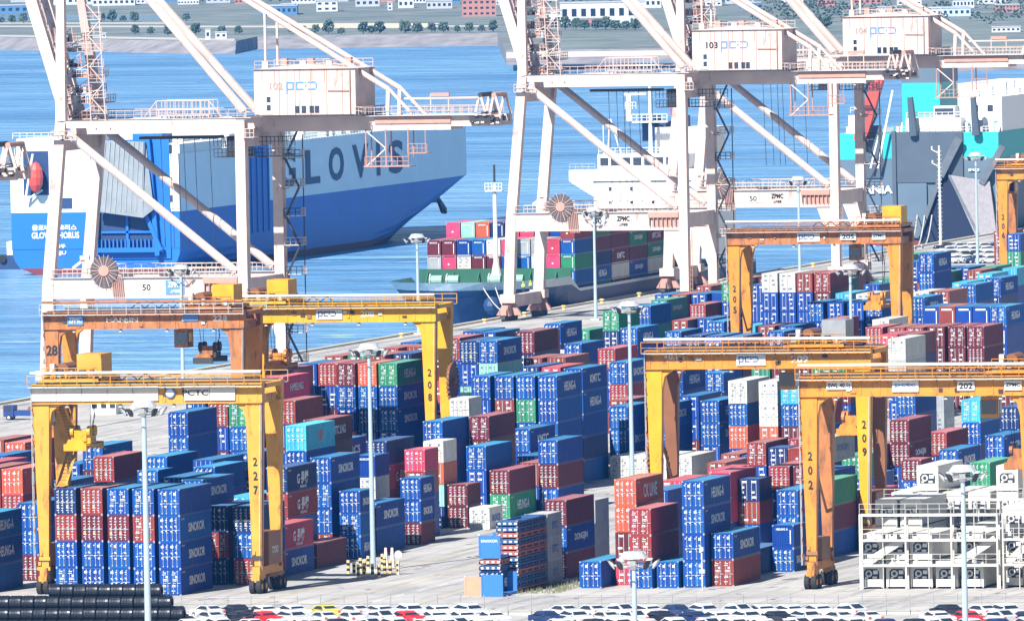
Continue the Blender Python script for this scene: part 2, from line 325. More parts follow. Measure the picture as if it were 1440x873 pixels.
building(130, 9, 60, 12, 40, 'pale hall right of the raised boom at the left', wall=BW, nw=8)
building(1310, 24, 55, 12, 60, 'pale blue flat roofed warehouse at the right of the far shore', wall=mat('pale_blue_wall', (.45, .6, .72), .6), nw=7)
building(1262, 8, 34, 13, 22, 'white block above the pale blue warehouse', nw=4, rows=2)
building(1375, 6, 40, 14, 22, 'pale house block at the top right corner', nw=5, rows=2)
building(1200, 7, 40, 9, 22, 'low brick row on the far hillside', wall=BP, nw=5)
building(1020, 6, 40, 14, 22, 'grey hall seen between two raised booms', wall=BG, nw=5)
building(1395, 46, 40, 7, 14, 'low pier building at the right of the far shore', nw=6)
building(303, 55, 16, 9, 10, 'small white gatehouse on the left shore wall', nw=2)
building(289, 56, 7, 14, 7, 'white lookout tower beside the shore gatehouse', nw=1)
building(144, 54, 5, 7, 4, 'tiny white kiosk on the promenade', nw=1)
building(985, 9, 30, 20, 30, 'pale block right of the white factory', nw=4, rows=3)
rn = random.Random(17)
for i, (px, py, wpx, h, cc) in enumerate([(15, 4, 40, 13, 1), (180, 6, 30, 15, 0), (215, 4, 36, 11, 2), (250, 7, 30, 14, 0), (290, 5, 34, 12, 1), (330, 6, 28, 16, 3), (410, 6, 34, 13, 0), (460, 3, 30, 15, 1), (520, 4, 36, 12, 3), (575, 5, 24, 16, 0), (625, 6, 22, 14, 2), (690, 8, 20, 16, 1), (900, 12, 30, 15, 0), (935, 14, 26, 12, 3), (1040, 14, 30, 10, 2), (1100, 8, 30, 14, 0), (1150, 10, 24, 13, 3), (1235, 20, 26, 10, 1), (1340, 12, 30, 13, 0), (1400, 18, 34, 11, 3)]):
    side = ['white', 'grey', 'dark blue', 'brick'][cc]
    building(px, py, wpx, h, 25, 'small %s hall, %s from left along the far shore skyline' % (side, nth(i)), wall=[BW, BG, BB, BP][cc], nw=4 + i % 4, rows=1 + i % 2, gable=(3 if i % 3 == 0 else 0))
# ================================================================ containers
CC = {'B': (.008, .068, .30), 'N': (.012, .035, .13), 'R': (.25, .04, .035), 'K': (.13, .022, .03), 'O': (.52, .10, .05), 'P': (.50, .06, .12), 'G': (.03, .22, .11),
      'T': (.02, .16, .15), 'W': (.56, .56, .52), 'L': (.36, .39, .41), 'C': (.05, .40, .58), 'M': (.28, .58, .50)}
CN = {'B': 'blue', 'N': 'navy', 'R': 'brick red', 'K': 'maroon', 'O': 'orange red', 'P': 'crimson', 'G': 'green', 'T': 'dark teal', 'W': 'white', 'L': 'light grey', 'C': 'cyan', 'M': 'mint'}
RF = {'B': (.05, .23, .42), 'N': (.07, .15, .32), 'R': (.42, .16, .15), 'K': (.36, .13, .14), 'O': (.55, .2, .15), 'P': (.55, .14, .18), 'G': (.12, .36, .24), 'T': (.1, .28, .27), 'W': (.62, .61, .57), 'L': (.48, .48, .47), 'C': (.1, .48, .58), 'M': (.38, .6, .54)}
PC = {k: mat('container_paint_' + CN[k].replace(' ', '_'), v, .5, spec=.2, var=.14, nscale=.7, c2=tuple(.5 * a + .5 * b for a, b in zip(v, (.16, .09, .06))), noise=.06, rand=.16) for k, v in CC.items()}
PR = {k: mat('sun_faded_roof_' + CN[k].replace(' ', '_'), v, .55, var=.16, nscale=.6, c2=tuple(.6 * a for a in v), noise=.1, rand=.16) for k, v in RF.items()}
PLC = mat('placard_white', (.66, .68, .70), .4, var=.02); PLY = mat('placard_yellow', (.75, .6, .1), .5); ROD = mat('lock_rod_zinc', (.5, .56, .62), .4, .2)
FLR = mat('container_floor', (.2, .15, .1), .9)
W_ = 2.438
def body_mesh(L, H, c, closed, back=True):
    p = PC[c]; r = PR[c]; mb = MB(); h = W_ / 2
    for x in (-h, h - .14):
        for y in (0, L - .14): mb.box(x, x + .14, y, y + .14, 0, H, p)
    for x in (-h, h - .12):
        mb.box(x, x + .12, .14, L - .14, H - .13, H - .002, p); mb.box(x, x + .12, .14, L - .14, .02, .18, p)
    mb.box(-h + .14, h - .14, 0.0, .12, H - .14, H - .002, p); mb.box(-h + .14, h - .14, 0.0, .12, .02, .16, p)
    mb.box(-h + .14, h - .14, L - .12, L, H - .14, H - .002, p); mb.box(-h + .14, h - .14, L - .12, L, .02, .16, p)
    for x in (-h - .012, h - .158):
        for y in (-.012, L - .158):
            for z in (.0, H - .118): mb.box(x, x + .17, y, y + .17, z, z + .12, mat('corner_casting', (.3, .31, .33), .5))
    # corrugated side walls
    for sx in (-1, 1):
        n = int((L - .28) / .28); st = (L - .28) / n; pts = []
        for i in range(n):
            y = .14 + i * st
            for dy, dx in ((0, .035), (.09, .035), (.14, .0), (.23, .0)): pts.append((sx * (h - .02 - dx), y + dy * st / .28))
        pts.append((sx * (h - .055), L - .14)); k = len(pts)
        v = [(x, y, .18) for x, y in pts] + [(x, y, H - .13) for x, y in pts]
        mb.poly(v, [((i, i + 1, k + i + 1, k + i) if sx > 0 else (i + 1, i, k + i, k + i + 1)) for i in range(k - 1)], p)
    # roof with shallow cross ribs
    n = int(L / .6); k = 0; v = []; f = []
    for i in range(n + 1):
        y = .12 + (L - .24) * i / n; z = H - (.03 if i % 2 else .012)
        v += [(-h + .12, y, z), (h - .12, y, z)]
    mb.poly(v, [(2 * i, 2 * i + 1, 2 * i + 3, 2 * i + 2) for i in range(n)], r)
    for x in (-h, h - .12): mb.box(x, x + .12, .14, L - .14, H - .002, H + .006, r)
    mb.box(-h + .12, h - .12, .12, L - .12, .1, .17, FLR)
    mb.box(-h + .14, h - .14, L - .09, L - .03, .16, H - .14, p)
    if closed:
        n = 11; st = (W_ - .28) / n; pts = []
        for i in range(n):
            x = -h + .14 + i * st
            for dx, dy in ((0, .05), (.35, .05), (.5, .0), (.85, .0)): pts.append((x + dx * st, .03 + dy))
        pts.append((h - .14, .08)); k = len(pts)
        mb.poly([(x, y, .16) for x, y in pts] + [(x, y, H - .14) for x, y in pts], [(i, i + 1, k + i + 1, k + i) for i in range(k - 1)], p)
    return mb.mesh('container_body')
def door_mesh(H, c, style):   # left leaf, hinge at x=0 ; 1.07 wide
    mb = MB(); p = PC[c]; w = 1.06; z1 = H - .3
    mb.box(0, w, .03, .08, 0, z1, p)
    for i in range(4): mb.box(.06, w - .06, .012, .032, z1 * (.04 + .245 * i), z1 * (.04 + .245 * i) + z1 * .16, p)
    y = -.012; rn = random.Random(style * 7 + int(H * 10))
    def pl(x, z, a, b, m=PLC): a *= .74; b *= .72; mb.box(x, x + a, y, .012, z, z + b, m)
    light = c in 'WLM'
    m1 = mat('placard_dark', (.12, .14, .2), .5) if light else PLC
    if style == 0:   # square logo plate, small handles
        pl(.52, z1 * .80, .38, .40, m1); pl(.1, z1 * .86, .14, .16, m1); pl(.56, z1 * .56, .2, .22, m1); pl(.12, z1 * .42, .2, .16, m1); pl(.58, z1 * .3, .26, .24, m1 if not light else PLY)
    elif style == 1:
        pl(.08, z1 * .82, .42, .34, m1); pl(.62, z1 * .86, .3, .12, m1); pl(.66, z1 * .78, .24, .1, m1); pl(.1, z1 * .58, .18, .2, m1); pl(.6, z1 * .6, .26, .18, m1); pl(.12, z1 * .38, .24, .18, m1); pl(.62, z1 * .4, .24, .2, m1)
    elif style == 2:  # many horizontal strips
        for q in (.88, .8, .6, .54, .36, .3, .12): pl(.1 + rn.random() * .2, z1 * q, .5 + rn.random() * .2, .1, m1)
        pl(.55, z1 * .68, .34, .28, m1)
    else:
        for q in (.9, .78, .66, .5, .44, .34, .22, .12): pl(.08, z1 * q, .22 + .3 * rn.random(), .09, m1); pl(.62, z1 * q - .03, .2 + .2 * rn.random(), .1, m1)
        pl(.1, z1 * .24, .3, .26, PLY)
    return mb.mesh('door')
def rod_mesh(H):
    mb = MB(); z1 = H - .3; mb.tube((0, -.055, .02), (0, -.055, z1 - .02), .024, ROD, n=5)
    for q in (.03, .33, .55, .93): mb.box(-.06, .06, -.07, -.0, z1 * q, z1 * q + .09, ROD)
    mb.box(-.02, .34, -.085, -.06, z1 * .45, z1 * .45 + .05, ROD); return mb.mesh('lock_rod')
_cm = {}
def cm(key, f):
    if key not in _cm: _cm[key] = f()
    return _cm[key]
TX = {'S': ('SINOKOR', 6.2, 1.0, 'white lettering'), 'H': ('HEUNG-A', 5.6, 1.15, 'white lettering'), 'C': ('CK LINE', 6., 1.5, 'tall white lettering'), 'K': ('KMTC', 5.2, 1.05, 'white lettering'), 'L': ('KMTC LNG', 6., 1.0, 'white lettering'),
      'G': ('G 長錦', 4.6, 1.5, 'white characters'), 'N': ('HMELNG', 6., .95, 'white lettering'), 'D': ('DONGJIN', 5.6, .95, 'white lettering'), 'U': ('UF', 2.0, 1.3, 'a red logo'), 'F': ('HRCS', 6., 1.2, 'white lettering'), 'Q': ('SITC', 4, 1.0, 'blue lettering')}
TRED = mat('logo_red', (.6, .05, .04), .5); TBLUE = mat('logo_blue', (.03, .12, .4), .5)
TWH = mat('lettering_white', (.62, .66, .7), .5, var=.1, nscale=2)
def parse(code):
    c = code[0]; rest = code[1:]; closed = 'W' in rest; t = [k for k in rest if k in TX]; return c, closed, (t[0] if t else None)
def container(X, Y, z, t, code, label, group, detail=2, parentless=True):
    c, closed, tx = parse(code); L = 12.192 if t == 4 else 6.058; H = 2.896 if t == 4 else 2.591
    o = thing('shipping_container', label, 'container', (X - W_ / 2, Y, z), 0, group)
    put(cm(('b', t, c, closed), lambda: body_mesh(L, H, c, closed)), 'container_body', o)
    if not closed:
        st = {'B': (0, 1, 0, 1, 2), 'N': (2, 1, 3), 'R': (3, 2, 3), 'K': (3, 2, 3), 'O': (1, 3), 'P': (3, 1)}.get(c, (2, 1, 0)); st = st[int(abs(X * 7 + Y * 3 + z)) % len(st)]
        for s in (-1, 1):
            d = put(cm(('d', t, c, st), lambda: door_mesh(H, c, st)), 'door', o, (-1.075 if s < 0 else .015, 0, .15))
            if detail > 1:
                for xx in (.32, .8): put(cm(('r', t), lambda: rod_mesh(H)), 'lock_rod', d, (xx, 0, 0))
    else:
        if c not in 'RP': text('SINOKOR' if int(X + Y) % 3 else 'HEUNG A', TWH, 1.35, .26, o, (-.1, -.02, H - .45)); MB_ = cm(('stroke', t), lambda: MB().box(.78, .9, -.03, .03, .5, H - .55, TWH).mesh('painted_stroke')); put(MB_, 'painted_stroke', o)
        else: put(cm(('disc',), lambda: MB().tube((-.1, -.02, 1.3), (-.1, .03, 1.3), .16, TWH, n=10).mesh('painted_disc')), 'painted_disc', o)
    if tx:
        s, w, h, _ = TX[tx]; m = TRED if tx == 'U' else (TBLUE if tx == 'Q' or c in 'WL' else TWH)
        if t == 2: w *= .62; h *= .85
        put(text_mesh(s, m, w, h), 'lettering', o, (W_ / 2 + .004, L * .52, H * .5), R(90))
        if tx == 'G': put(text_mesh('SINOKOR', m, 2.6, .32), 'lettering', o, (W_ / 2 + .004, L * .54, H * .16), R(90))
        if t == 4: put(text_mesh('KMTU 728', m, 1.1, .18), 'lettering', o, (W_ / 2 + .004, 1.1, H * .86), R(90))
    return o
RAW = [
 ('front row behind wire coils', ['-51.19 4.71 4 N.R.B.B', '-48.09 4.46 4 R.K.B.B', '-44.8 3.52 4 B.K.B.B', '-41.63 2.59 4 B.R.B.B', '-38.39 1.52 4 B.BS.BS.BS']),
 ('left edge past cream crane', ['-61.51 5.6 4 BH.BH.B', '-62.45 26.89 4 B.B.K', '-69.44 43.79 4 OC.R.R.B', '-73.07 46.99 4 R.R.R.R', '-80.46 72.56 4 B.N.R.B', '-76.86 57.48 4 P.R.B.B', '-86.73 100.53 4 OC.R.B.B', '-91.46 107.26 4 R.O.B.R', '-96.41 138.73 2 B.B.B', '-74.65 92.2 4 BS.K.B.R', '-81.98 106.88 4 B.B.B', '-85 113.08 2 R.B.K', '-72.41 70.75 4 B.R.B', '-66.14 68.64 4 R.B.R.B']),
 ('block behind the front row', ['-58.88 61.95 2 B.B.N.B', '-51.95 60.95 4 B.B.B.K', '-47.42 46.07 4 B.B.B.R', '-44.94 24.71 4 B.N.B.B', '-41.24 20.25 4 BS.B.B.B', '-38.28 19.75 4 N.R.N', '-34.91 18.58 4 N.B.R', '-41.2 38.83 4 C.B.B', '-35.57 32.3 4 PG.BS', '-38.29 43.78 4 NG.RG.B.R', '-35.52 45.72 4 K', '-35.53 64.01 2 BS.B.BH', '-36.04 72.65 4 BS.B', '-35.42 89.61 2 BH.BS.K', '-41.28 91.17 2 BW.W.B.BS', '-42.04 98.93 4 N.RG.K.B', '-46.12 79.19 4 CU.B.B.N.K', '-47.59 91.9 4 KL.K.B.B.R', '-59.68 68.37 4 B.B.K.B', '-84.99 171.58 4 R.B', '-51.04 74.14 4 B.N.N.B', '-60.52 127.7 4 BS.BS.B', '-60.83 147.79 2 BS', '-38.92 64.09 4 BS.B.B.R', '-64.03 156.41 4 BF.B.B']),
 ('stacks across the yard road', ['-41.41 121.76 2 W.O.M.N', '-38.52 102.97 2 P.R.B.B', '-38.59 121.94 2 K.K', '-35.16 119.05 2 WS', '-38.49 140.89 4 K.GH', '-39.26 157.82 4 R.B', '-41.48 141.36 4 B.B.B', '-35.72 153.41 4 B.K.B', '-47.52 143.9 4 B.B.B.B', '-51.81 171.97 2 W.N.B.B.B', '-52.01 185.93 2 P.B', '-58.73 186.45 4 K.G', '-44.72 155.08 4 K.K.B.B', '-54.67 174.74 4 P.R.B', '-46.4 180.54 4 BK.B.B', '-43.71 172.35 4 B.B']),
 ('left block beyond cream crane', ['-70.1 112.24 4 B.B.B.R.B', '-74.38 134.25 4 B.B.B.B.R', '-71.5 133.88 4 R.B.K.B.B', '-68.8 133.58 4 G.B.B.B.B', '-64.23 137.99 4 R.B.K.B.B', '-89.04 234.65 4 B.B.B.K.B', '-86.37 234.67 4 R.B.K.R.B', '-83.79 234.23 4 K.B.B.O.B', '-80.82 233.77 4 O.B.B.B.B', '-77.95 233.33 4 GH.BS.BS.B.B', '-88.68 219.49 4 R.K.B.B.B', '-85.83 207.92 4 R.B.B.B.B', '-83.16 198.47 4 PN.K.B.B.B', '-91.63 256.31 4 R.B.B.K.B', '-88.98 257.85 4 G.B.R.B.B', '-86.26 257.42 4 R.K.B.B.B', '-83.68 261.04 4 N.B.B.B.K', '-90.1 277.88 4 R.B.B.K.B', '-87.51 281.6 4 R.B.G.B.B', '-91.93 294.42 4 B.B.B.B.B', '-66.94 146.64 2 G.B.B.K.B', '-100.23 329.1 4 N.B.B.R']),
 ('tall row past yellow leg', ['-55.84 197.15 4 B.B.K.B.B', '-52.69 196.7 4 B.R.B.B.K', '-49.82 196.28 4 B.G.B.B.B', '-46.86 195.86 4 BH.B.B.B.B', '-74.71 247.8 4 K.P.B.B.B', '-66.62 231.48 4 N.B.M.B.B.B', '-63.96 231.03 4 BS.M.K.B.B.B', '-66.06 257.4 4 K.N.B.B.B.B', '-80.49 268.33 4 R.B.B.B.B', '-62 245.8 4 R.B.K.B.B', '-59.26 247.35 4 R.N.B.B.B', '-56.1 222.08 4 N.B.B.K.B', '-52.67 219.7 4 P.B.B.B.B', '-48.66 215.37 4 BK.BH.B.N.B', '-70.91 256.22 4 B.B.R.B.B.B', '-71.45 240.23 4 R.B.B.K.B.B', '-104.43 416.37 4 BH.N.B.B', '-84.4 351.53 4 B.B.R.B', '-87.75 355.5 2 W.B.K.B', '-111.9 461.39 4 G.K.B', '-106.39 457.42 4 G.N.B.B', '-88.89 400.05 4 BH.B.R.B', '-108.9 473.5 4 B.G.B.B', '-106.17 475.44 4 B.G.B.K', '-109 496.53 4 GD.B.R.B', '-75.43 335.4 4 R.B.B.R', '-83.23 278.47 4 PC.K.B.B', '-81.36 307.07 4 K.K.B.B.B', '-55.11 234.63 4 BH.N.B.B', '-61.16 267.89 2 B.K.B', '-74 260.4 4 B.K.B.B.B.B', '-85.09 320.29 4 B.B.B.G.B', '-82.27 319.8 4 R.B.K.B.B', '-85.99 303.71 4 R.N.B.B.B']),
 ('stacks beside middle lamp mast', ['-63.36 295.07 4 BS.R.K.B', '-48.01 235.47 4 B.BS.N', '-52.39 252.14 4 R.K.B', '-45.3 224.92 4 W', '-42.73 224.64 4 W', '-39.73 224.35 4 W', '-36.87 224.07 4 W', '-43.88 240.28 4 BS.B.B', '-45.42 262.14 4 B.B.K', '-39.3 248.64 4 BH.BS.B', '-48.76 289.26 2 B.N.B.B', '-49.85 271.62 4 BH.B.K.B', '-28.56 208.75 4 R', '-31.69 228.47 4 R', '-28.11 224.85 4 B', '-52.74 288.53 4 LH']),
 ('mixed row under crane beam', ['-33.7 241.06 4 W.B.O.B', '-29.12 238.74 4 W.W.O.B', '-26.12 238.32 4 C.B.K.B', '-23.32 237.92 4 R.R.B.B', '-34.45 256.67 2 G.K.B.B.B', '-31.65 256.24 2 K.G.B.B.K', '-28.8 255.85 2 K.K.B.B.B', '-26.06 255.43 2 G.K.B.B.B', '-23.42 255.03 2 G.K.B.N.B', '-42.32 289.42 2 BW.B.B', '-39.59 285.33 2 BW.B.B', '-32.24 267.73 4 B.BW.B', '-18.57 200.3 2 N.B', '-15.56 198.37 2 RW.B', '-17.98 208.44 4 R.B', '-21.35 200.47 4 R.B', '-39.49 272.94 4 BS.B', '-57.84 338.26 4 N']),
 ('front row beside reefer racks', ['6.23 12.13 4 B', '9.15 16.72 4 OC.O.K.P', '12.28 10.82 4 R.R.B', '15.06 11.69 4 B', '17.83 12.48 4 BH.BS.B.B', '20.5 14.65 4 BS.R', '18.71 32.51 4 N', '21.39 38.89 2 BW.BS', '3.71 81.38 4 PW.P.B', '1.99 65.85 4 P.B.R', '5.25 46.11 4 B.B.B', '7.57 94.1 4 R.B.B', '15.07 83.24 4 B.K.B', '19.82 64.22 4 G.K.B', '17.65 93.76 4 P.R', '10.97 116.09 4 G.B.B', '17.78 80.65 4 K', '-1.66 27.69 4 K.BD.K', '-2.51 43.59 2 L.L.L', '20.31 45.69 4 B.B.BS', '6.3 84.61 2 N.R.B', '-24.34 192.44 4 P', '10.5 93.94 4 K.B.B', '7.94 122.62 4 P']),
 ('maroon stacks beyond reefer racks', ['-2.25 197.14 4 K.KD.B', '-4.89 192.26 4 R.K', '5.29 170.93 2 K.B', '6.91 143.26 2 B.R', '-3.37 222.66 4 R.N', '-17.86 284.28 2 L.LS.LS', '7.54 181.51 4 BS.N', '-4.4 246.47 4 C.B.N', '5.97 214.14 4 BD.N', '8.94 213.3 4 C', '-6.36 264.26 4 K.G.B', '4.95 227.09 4 N.B.B', '-17.36 265.73 4 B.B.K', '18.08 152.42 4 G.B', '-3.45 263.88 4 K.G.B']),
 ('tight row at right edge', ['-43.42 396.32 4 K.K.K.K', '-40.32 395.77 4 K.K.K.K', '-37.5 395.26 4 K.K.K.K', '-52.19 395.69 4 R.B.K.B', '-48.87 395.09 4 R.K.B.B', '-46.09 394.59 4 R.B.B.K', '-44.61 372.48 4 P.B.B.R', '-41.87 372 4 K.N.B.B', '-40.33 358.9 4 W.L.B.B', '-59.77 463.84 4 BW.B.B.B', '-57.21 463.34 4 RW.B.K.B', '-54.54 462.81 4 BW.B.B.B', '-51.9 462.36 4 BW.B.B.K', '-49.24 461.83 4 BH.BW.B.B', '-50.65 477.94 2 BW.B.B', '-73.86 518.37 4 W.K.B.B', '-71.12 520.33 4 R.B.B.K', '-72.37 543.72 4 B.K.N.B', '-73.88 567.75 4 BH.N.K.B', '-64.91 422.77 4 R.B.N.B', '-72.29 480.8 4 B.B.K.B', '-75.23 481.39 4 B.B.B.B', '-78.41 482.02 4 B.B.R.B', '-81.65 482.67 4 B.B.B.K', '-85.22 515.68 4 C.B.K.B', '-81.24 512.33 4 W.B.B.B', '-69.68 497.46 4 BH.B.B.K', '-58.33 441.11 4 K.K', '-68.68 458.16 4 B.G', '-57.28 421.35 4 W.B.B.K']),
 ('far rows along quay road', ['-123.55 591.99 4 B.B.K', '-126.32 589.87 4 B.R.B', '-129.03 587.79 4 R.B.N', '-131.9 588.45 4 B.K.B', '-116.3 549.16 4 R.N.B', '-104.97 492.96 4 R.B.B', '-102.16 497.44 4 BH.B.K', '-97.88 486.9 4 B.B.B', '-96.13 454.01 4 B.N.B', '-89.43 439.23 4 N.B.K', '-86.21 438.67 4 B.B.B', '-82.27 422.41 4 B.B.R', '-82.42 435.78 4 B.K.B', '-86.2 470.68 4 R.B.B', '-82.93 470.09 4 BK.B.N', '-79.99 451.16 4 BS.B.B', '-107.17 551.23 4 BS.B.B.K', '-110.09 559.09 2 GD.B.B', '-102.11 541.32 4 KS.B.K', '-108.04 579.24 2 B.B.B', '-112.03 576.21 4 K.R.B.B', '-97.95 521.08 4 W.B.B.K.B', '-95.02 520.42 4 W.B.B.B.B', '-92.21 519.78 4 R.B.B.B.B', '-89.29 519.12 4 R.K.B.N.B', '-104.08 558.46 4 B.N.B.B', '-101.43 560.68 4 R.B.B.K', '-98.81 565.27 4 GD.B.B.B', '-88.34 547.17 4 B.G.B.K', '-91.43 568.97 4 G.T.B.B', '-113.45 558.01 4 G.B.K.B', '-116.02 577.1 4 R.K.B.B', '-125.88 619.26 4 B.B.K', '-105.88 538.65 4 C.K', '-104.28 593.48 4 R.K.B.B', '-133.3 620.86 4 R.B.B']),
 ('stacks near teal ship ramp', ['-103.13 638 4 BS.N.B.K', '-90.27 593.11 4 BH.B.G.B.B', '-111.4 669.05 4 G.B.B.K', '-106.2 687.83 4 B.B.K', '-105.52 667.56 4 G.K.B', '-97.87 624.1 4 R.B.B', '-92.41 625.64 4 C.B.B', '-109.06 685.59 4 B.R.B', '-96.03 659.75 4 C.K.B', '-101.3 675.17 4 R.B.B', '-118.82 773.21 4 R.R.K.B', '-113.35 758.81 4 B.G.B.B', '-97.05 682.81 4 C.B.B', '-102.21 689.8 4 G.N.B'])]
STK = []
for reg, lst in RAW:
    for e in lst:
        X, Y, t, cols = e.split(); STK.append((float(X), float(Y), int(t), cols.split('.'), reg))
# which boxes the camera can see: a small painter's pass over the stacks
VW, VH = 1440, 873
idb = np.full((VH, VW), -1, np.int32); items = []
for si, (X, Y, t, cols, reg) in enumerate(STK):
    n = len(cols); H = 2.896 if t == 4 else 2.591
    for k, code in enumerate(cols): items.append((si, k, X, Y, (n - 1 - k) * H, t, code))
def fillpoly(pts, i):
    xs = [p[0] for p in pts]; ys = [p[1] for p in pts]; y0 = max(0, int(min(ys))); y1 = min(VH - 1, int(max(ys)))
    for y in range(y0, y1 + 1):
        c = []; yy = y + .5
        for a, b in zip(pts, pts[1:] + pts[:1]):
            if (a[1] <= yy) != (b[1] <= yy): c.append(a[0] + (yy - a[1]) * (b[0] - a[0]) / (b[1] - a[1]))
        if len(c) >= 2:
            x0 = max(0, int(min(c))); x1 = min(VW, int(max(c)) + 1)
            if x1 > x0: idb[y, x0:x1] = i
order = sorted(range(len(items)), key=lambda i: (-(items[i][3] - .27 * items[i][2]), items[i][4]))
for i in order:
    si, k, X, Y, z, t, code = items[i]; L = 12.192 if t == 4 else 6.058; H = 2.896 if t == 4 else 2.591
    q = {(a, b, c_): P(X - (0 if a else W_), Y + (L if b else 0), z + (H if c_ else 0)) for a in (0, 1) for b in (0, 1) for c_ in (0, 1)}
    for f in (((0, 0, 1), (1, 0, 1), (1, 1, 1), (0, 1, 1)), ((1, 0, 0), (1, 1, 0), (1, 1, 1), (1, 0, 1)), ((0, 0, 0), (1, 0, 0), (1, 0, 1), (0, 0, 1))): fillpoly([q[v] for v in f], i)
vis = np.bincount(idb[idb >= 0].ravel(), minlength=len(items))
rank = sorted(range(len(items)), key=lambda i: -vis[i]); chosen = set(i for i in rank[:225] if vis[i] > 12)
bystack = {}
for i, it in enumerate(items): bystack.setdefault(it[0], []).append(i)
regs = {}
for si in range(len(STK)): regs.setdefault(STK[si][4], []).append(si)
STNAME = {}
for reg, lst in regs.items():
    lst = [s for s in lst if any(i in chosen for i in bystack[s])]
    lst.sort(key=lambda s: P(STK[s][0], STK[s][1], len(STK[s][3]) * 2.9)[0])
    for j, s in enumerate(lst): STNAME[s] = (j, len(lst), reg)
mats_s = []; stuff = MB()
for i, (si, k, X, Y, z, t, code) in enumerate(items):
    c, closed, tx = parse(code); n = len(STK[si][3])
    if i in chosen:
        j, m_, reg = STNAME[si]; same = [q for q in bystack[si] if parse(items[q][6])[0] == c]
        lev = 'single' if n == 1 else ('topmost' if k == 0 else ('bottom' if k == n - 1 else ['', 'second from top', 'third from top', 'fourth from top', 'fifth from top', 'sixth from top'][k]))
        pos = 'rightmost' if j == m_ - 1 and m_ > 2 else ('leftmost' if j == 0 and m_ > 2 else nth(j) + ' from left')
        lab = '%s container, %s, %s stack, %s' % (CN[c], lev, pos, reg)
        big = vis[i] > 260
        container(X, Y, z, t, code, lab, 'stacked shipping containers', 2 if big else 1)
    else:
        L = 12.192 if t == 4 else 6.058; H = 2.896 if t == 4 else 2.591; x0 = X - W_; 
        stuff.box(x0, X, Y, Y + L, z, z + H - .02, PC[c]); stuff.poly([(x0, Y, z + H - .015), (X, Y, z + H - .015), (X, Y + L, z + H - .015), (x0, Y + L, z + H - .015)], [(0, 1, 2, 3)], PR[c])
        if closed:
            stuff.box(x0 + .4, x0 + 1.9, Y - .02, Y + .01, z + H - .55, z + H - .3, TWH); stuff.box(x0 + 2.0, x0 + 2.12, Y - .02, Y + .01, z + .4, z + H - .6, TWH)
            for q in range(10): stuff.box(x0 + .2 + q * .21, x0 + .28 + q * .21, Y - .012, Y + .01, z + .15, z + H - .15, PC[c])
        elif vis[i] > 0:
            rn = random.Random(i)
            for xx in (.38, .92, 1.5, 2.04): stuff.box(x0 + xx, x0 + xx + .05, Y - .05, Y, z + .15, z + H - .15, ROD)
            for hx in (0, 1):
                for q in (.86, .62, .4, .18):
                    if rn.random() < .8: xx = x0 + .22 + hx * 1.1 + rn.random() * .35; w = .2 + .4 * rn.random(); stuff.box(xx, xx + w, Y - .03, Y, z + H * q - .1, z + H * q + .12, mat('placard_dark', (.12, .14, .2), .5) if c in 'WLM' else PLC)
            stuff.box(x0 + 1.2, x0 + 1.24, Y - .015, Y, z + .1, z + H - .1, DRK)
        if tx:
            s, w, h, _ = TX[tx]; w = w * (.62 if t == 2 else 1); me = text_mesh(s, TWH, w, h * .85); yc = Y + L * .52
            stuff.poly([(X + .02, yc + v.co.x, z + H * .5 + v.co.z) for v in me.vertices], [tuple(p.vertices) for p in me.polygons], TWH)
tag(stuff.build('stacked_containers'), 'remaining containers packed behind and beneath the nearer stacks across the yard', 'containers', kind='stuff')
# ================================================================ rubber tyred yard cranes
def cpaint(n, c, rust=.1): return mat('crane_paint_' + n, c, .5, var=.12, nscale=.6, c2=(.22, .09, .04), noise=rust)
ORG = cpaint('orange', (.58, .23, .025), .3); YEL = cpaint('yellow', (.64, .32, .012), .12); ROR = cpaint('rusty_orange', (.42, .16, .05), .5); CREAM = cpaint('amber', (.60, .29, .04), .25)
RST = cpaint('rust_brown', (.22, .09, .04), .6); BRN = cpaint('brown', (.26, .13, .06), .1)
def logo_pctc(mb, x, y, z, h, m, dot):   # outlined letter logo, laid out in XZ facing -Y ; x is the left edge
    t = h * .2; w = h * .95; g = h * .22; b = lambda a, b_, c, d, mm=m: mb.box(x + a, x + b_, y - .03, y, z + c, z + d, mm)
    b(0, t, -h * .45, h); b(t, w - t, h - t, h); b(w - t, w, t, h); b(t, w, 0, t)
    o = w + g; b(o, o + t, t, h - t); b(o, o + w, h - t, h); b(o, o + w, 0, t)
    o += w + g * .4; b(o, o + t * 1.6, h - t, h, dot); b(o + t * .2, o + t * 1.3, h * .4, h * .4 + t)
    o += t * 1.6 + g * .4; b(o, o + w, h - t, h); b(o, o + w, 0, t); b(o + w, o + w + t, t, h - t)
LGB = mat('logo_pale_blue', (.10, .25, .60), .5); LGG = mat('logo_green', (.15, .55, .2), .5); LGN = mat('logo_navy', (.02, .06, .2), .5)
SIGNW = mat('sign_white', (.66, .66, .64), .5, var=.05)
